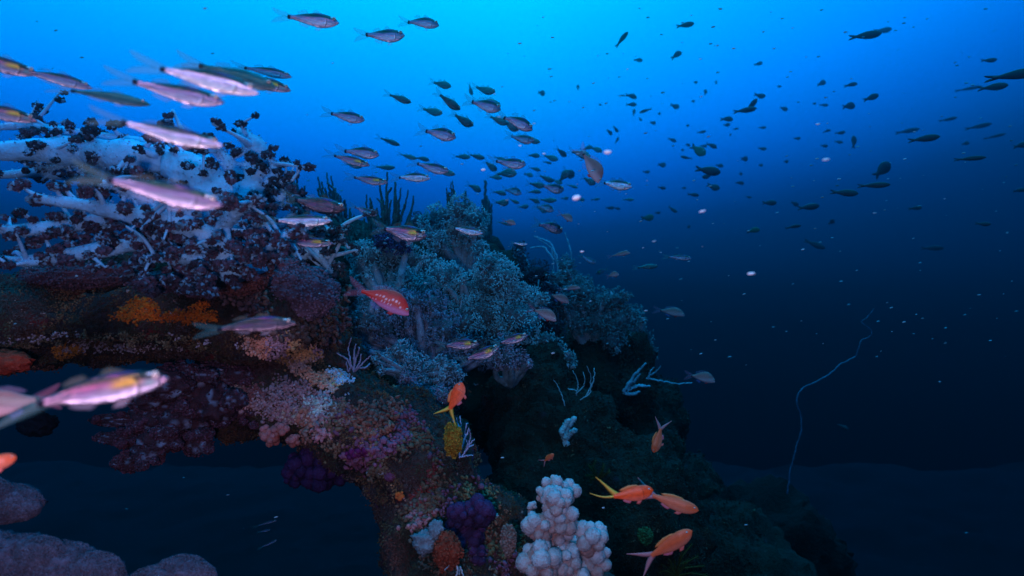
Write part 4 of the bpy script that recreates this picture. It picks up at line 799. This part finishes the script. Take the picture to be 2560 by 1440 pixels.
RD=[(1716,62,'the topmost dark fish'),(2168,88,'the big dark pair high at right'),(1880,268,'the stacked dark trio'),(1580,250,'the piled-up pair near centre'),(1748,377,'the plump green-sheened fish'),(1774,430,'the dark fish with a smaller one below'),(2208,422,'the deep-bodied fish rising at right'),(2315,346,'the long dark fish at far right'),(2520,190,'the dark fish cut by the right edge'),(2190,463,'the long level fish low at right'),(1530,328,'the close leaning pair'),(1785,468,'the oval fish under the open water'),(2135,353,'the upright dark fish'),(2025,517,'the low wide dark fish'),(1819,300,'the stacked dark couple'),(1621,545,'the olive fish in the dim water'),(2180,243,'the dark rising fish'),(1692,136,'the dark fish nosing up'),(1926,507,'the dim oval fish')]
DG='dark silhouetted fish in the open water at right'
MAIN={(1716,62):'topmost dark fish, a level silhouette against the bright blue',(2168,88):'big dark level fish, front one of the pair high at right',(2210,76):'paler fish half hidden behind the big dark one high at right',(1866,275):'long dark level fish at the bottom of the stacked trio',(1880,262):'slanted dark fish in the middle of the stacked trio',(1901,240):'dark fish at the top of the stacked trio',(2550,185):'large dark fish cut by the right edge',(2208,422):'deep-bodied dark fish rising steeply at the right',(1748,377):'plump oval fish with a green sheen facing down right',(1774,427):'wide dark fish with a smaller one tucked beneath it',(1768,441):'small dark fish tucked beneath a wide dark one',(2315,346):'long thin very dark fish at far right, level',(2135,353):'upright dark fish standing on its tail at right',(1785,468):'dark oval nose-down fish in the dim open water',(1355,233):'round dark dot-like fish alone in the bright blue',(1445,218):'tiny upright dark fish alone right of the round one',(1556,96):'slim fish steeply rising in the bright water',(2487,217):'dark fish with a fainter one trailing behind it at far right',(2425,221):'faint fish trailing behind a dark one at far right',(2110,1068):'tiny black fish over the dark seabed beside the zigzag wire coral',(1621,545):'olive green oval fish in the dim water beyond the reef'}
for t_ in dark:
    x,y,ln,hh,an=t_[:5]; sg=t_[5] if len(t_)>5 else 1; a=math.radians(an); dx,dy=math.cos(a)*ln/2,-math.sin(a)*ln/2
    if sg<0: dx,dy=-dx,dy
    lb=MAIN.get((x,y)) or '%s dark fish, %s, %s'%('tiny' if ln<15 else 'small' if ln<27 else 'medium' if ln<45 else 'long',pose(dx,dy,ln),bearing(x,y,RD))
    kd='G' if (x,y) in ((1621,545),(1748,377),(1885,575)) else 'k'
    faint = (x,y) in ((2425,221),(2450,315),(2490,340),(2335,620),(2373,298),(2272,327),(2040,612),(2210,76),(1755,330),(1601,298),(1719,314),(1648,284),(1733,253),(2061,263),(2036,259))
    dd=min(max((.14 if ln>45 else .11)/(ln*K),2.2),9.5)
    if faint: dd=9.8
    fish((x-dx,y-dy),(x+dx,y+dy),hh,kd,uniq(lb),DG,d=dd,bend=0.0 if ln>45 else None)
# a few pale slim fish glimpsed in the dark below the overhang
for (a,b,c_,d_,lb) in [(645,1312,692,1302,'thin pale fish in the dark void below the overhang'),(650,1330,676,1324,'second thinner pale fish just below the other in the void'),(655,1368,692,1350,'faint greenish slim fish lowest in the void')]:
    fish((a,b),(c_,d_),6,'c',lb,'slim pale fish in the dark void',d=2.2)
# ---------- marine snow ----------
sb=MB(); v,f=ICO[2]
def flake(x,y,w_,h_,d,col,ang=8):
    k=K*d; a=math.radians(ang); q=v*np.array([w_*k/2,h_*k/2,h_*k/2]); q=np.stack([q[:,0]*math.cos(a)-q[:,2]*math.sin(a),q[:,1],q[:,0]*math.sin(a)+q[:,2]*math.cos(a)],1); sb.add(q+P(x,y,d),f,col)
for x,y,w_,h_,an in [(1519,380,20,10,5),(1441,494,22,13,18),(1208,424,12,6,8),(2065,399,20,6,8),(1756,528,18,5,15),(1878,684,20,7,5),(1455,629,10,4,5),(2045,310,12,4,5),(1300,364,8,3,0),(1360,384,9,3,0)]:
    flake(x,y,w_,h_,.75 if w_>15 else 1.0,(.9,.85,.9),an)
for i in range(330):
    x=rng.uniform(1250,2550) if i<210 else rng.uniform(0,2550); y=rng.uniform(20,900) if i<260 else rng.uniform(20,1430); d=rng.uniform(.9,3.2); w_=rng.uniform(3,11); flake(x,y,w_,w_*.35,d,np.array((.35,.5,.6))*rng.uniform(.3,1),rng.uniform(0,18))
sn=sb.build('marine_snow',M_snow,None); tag(sn,'pale flecks of marine snow drifting through the water',kind='stuff')
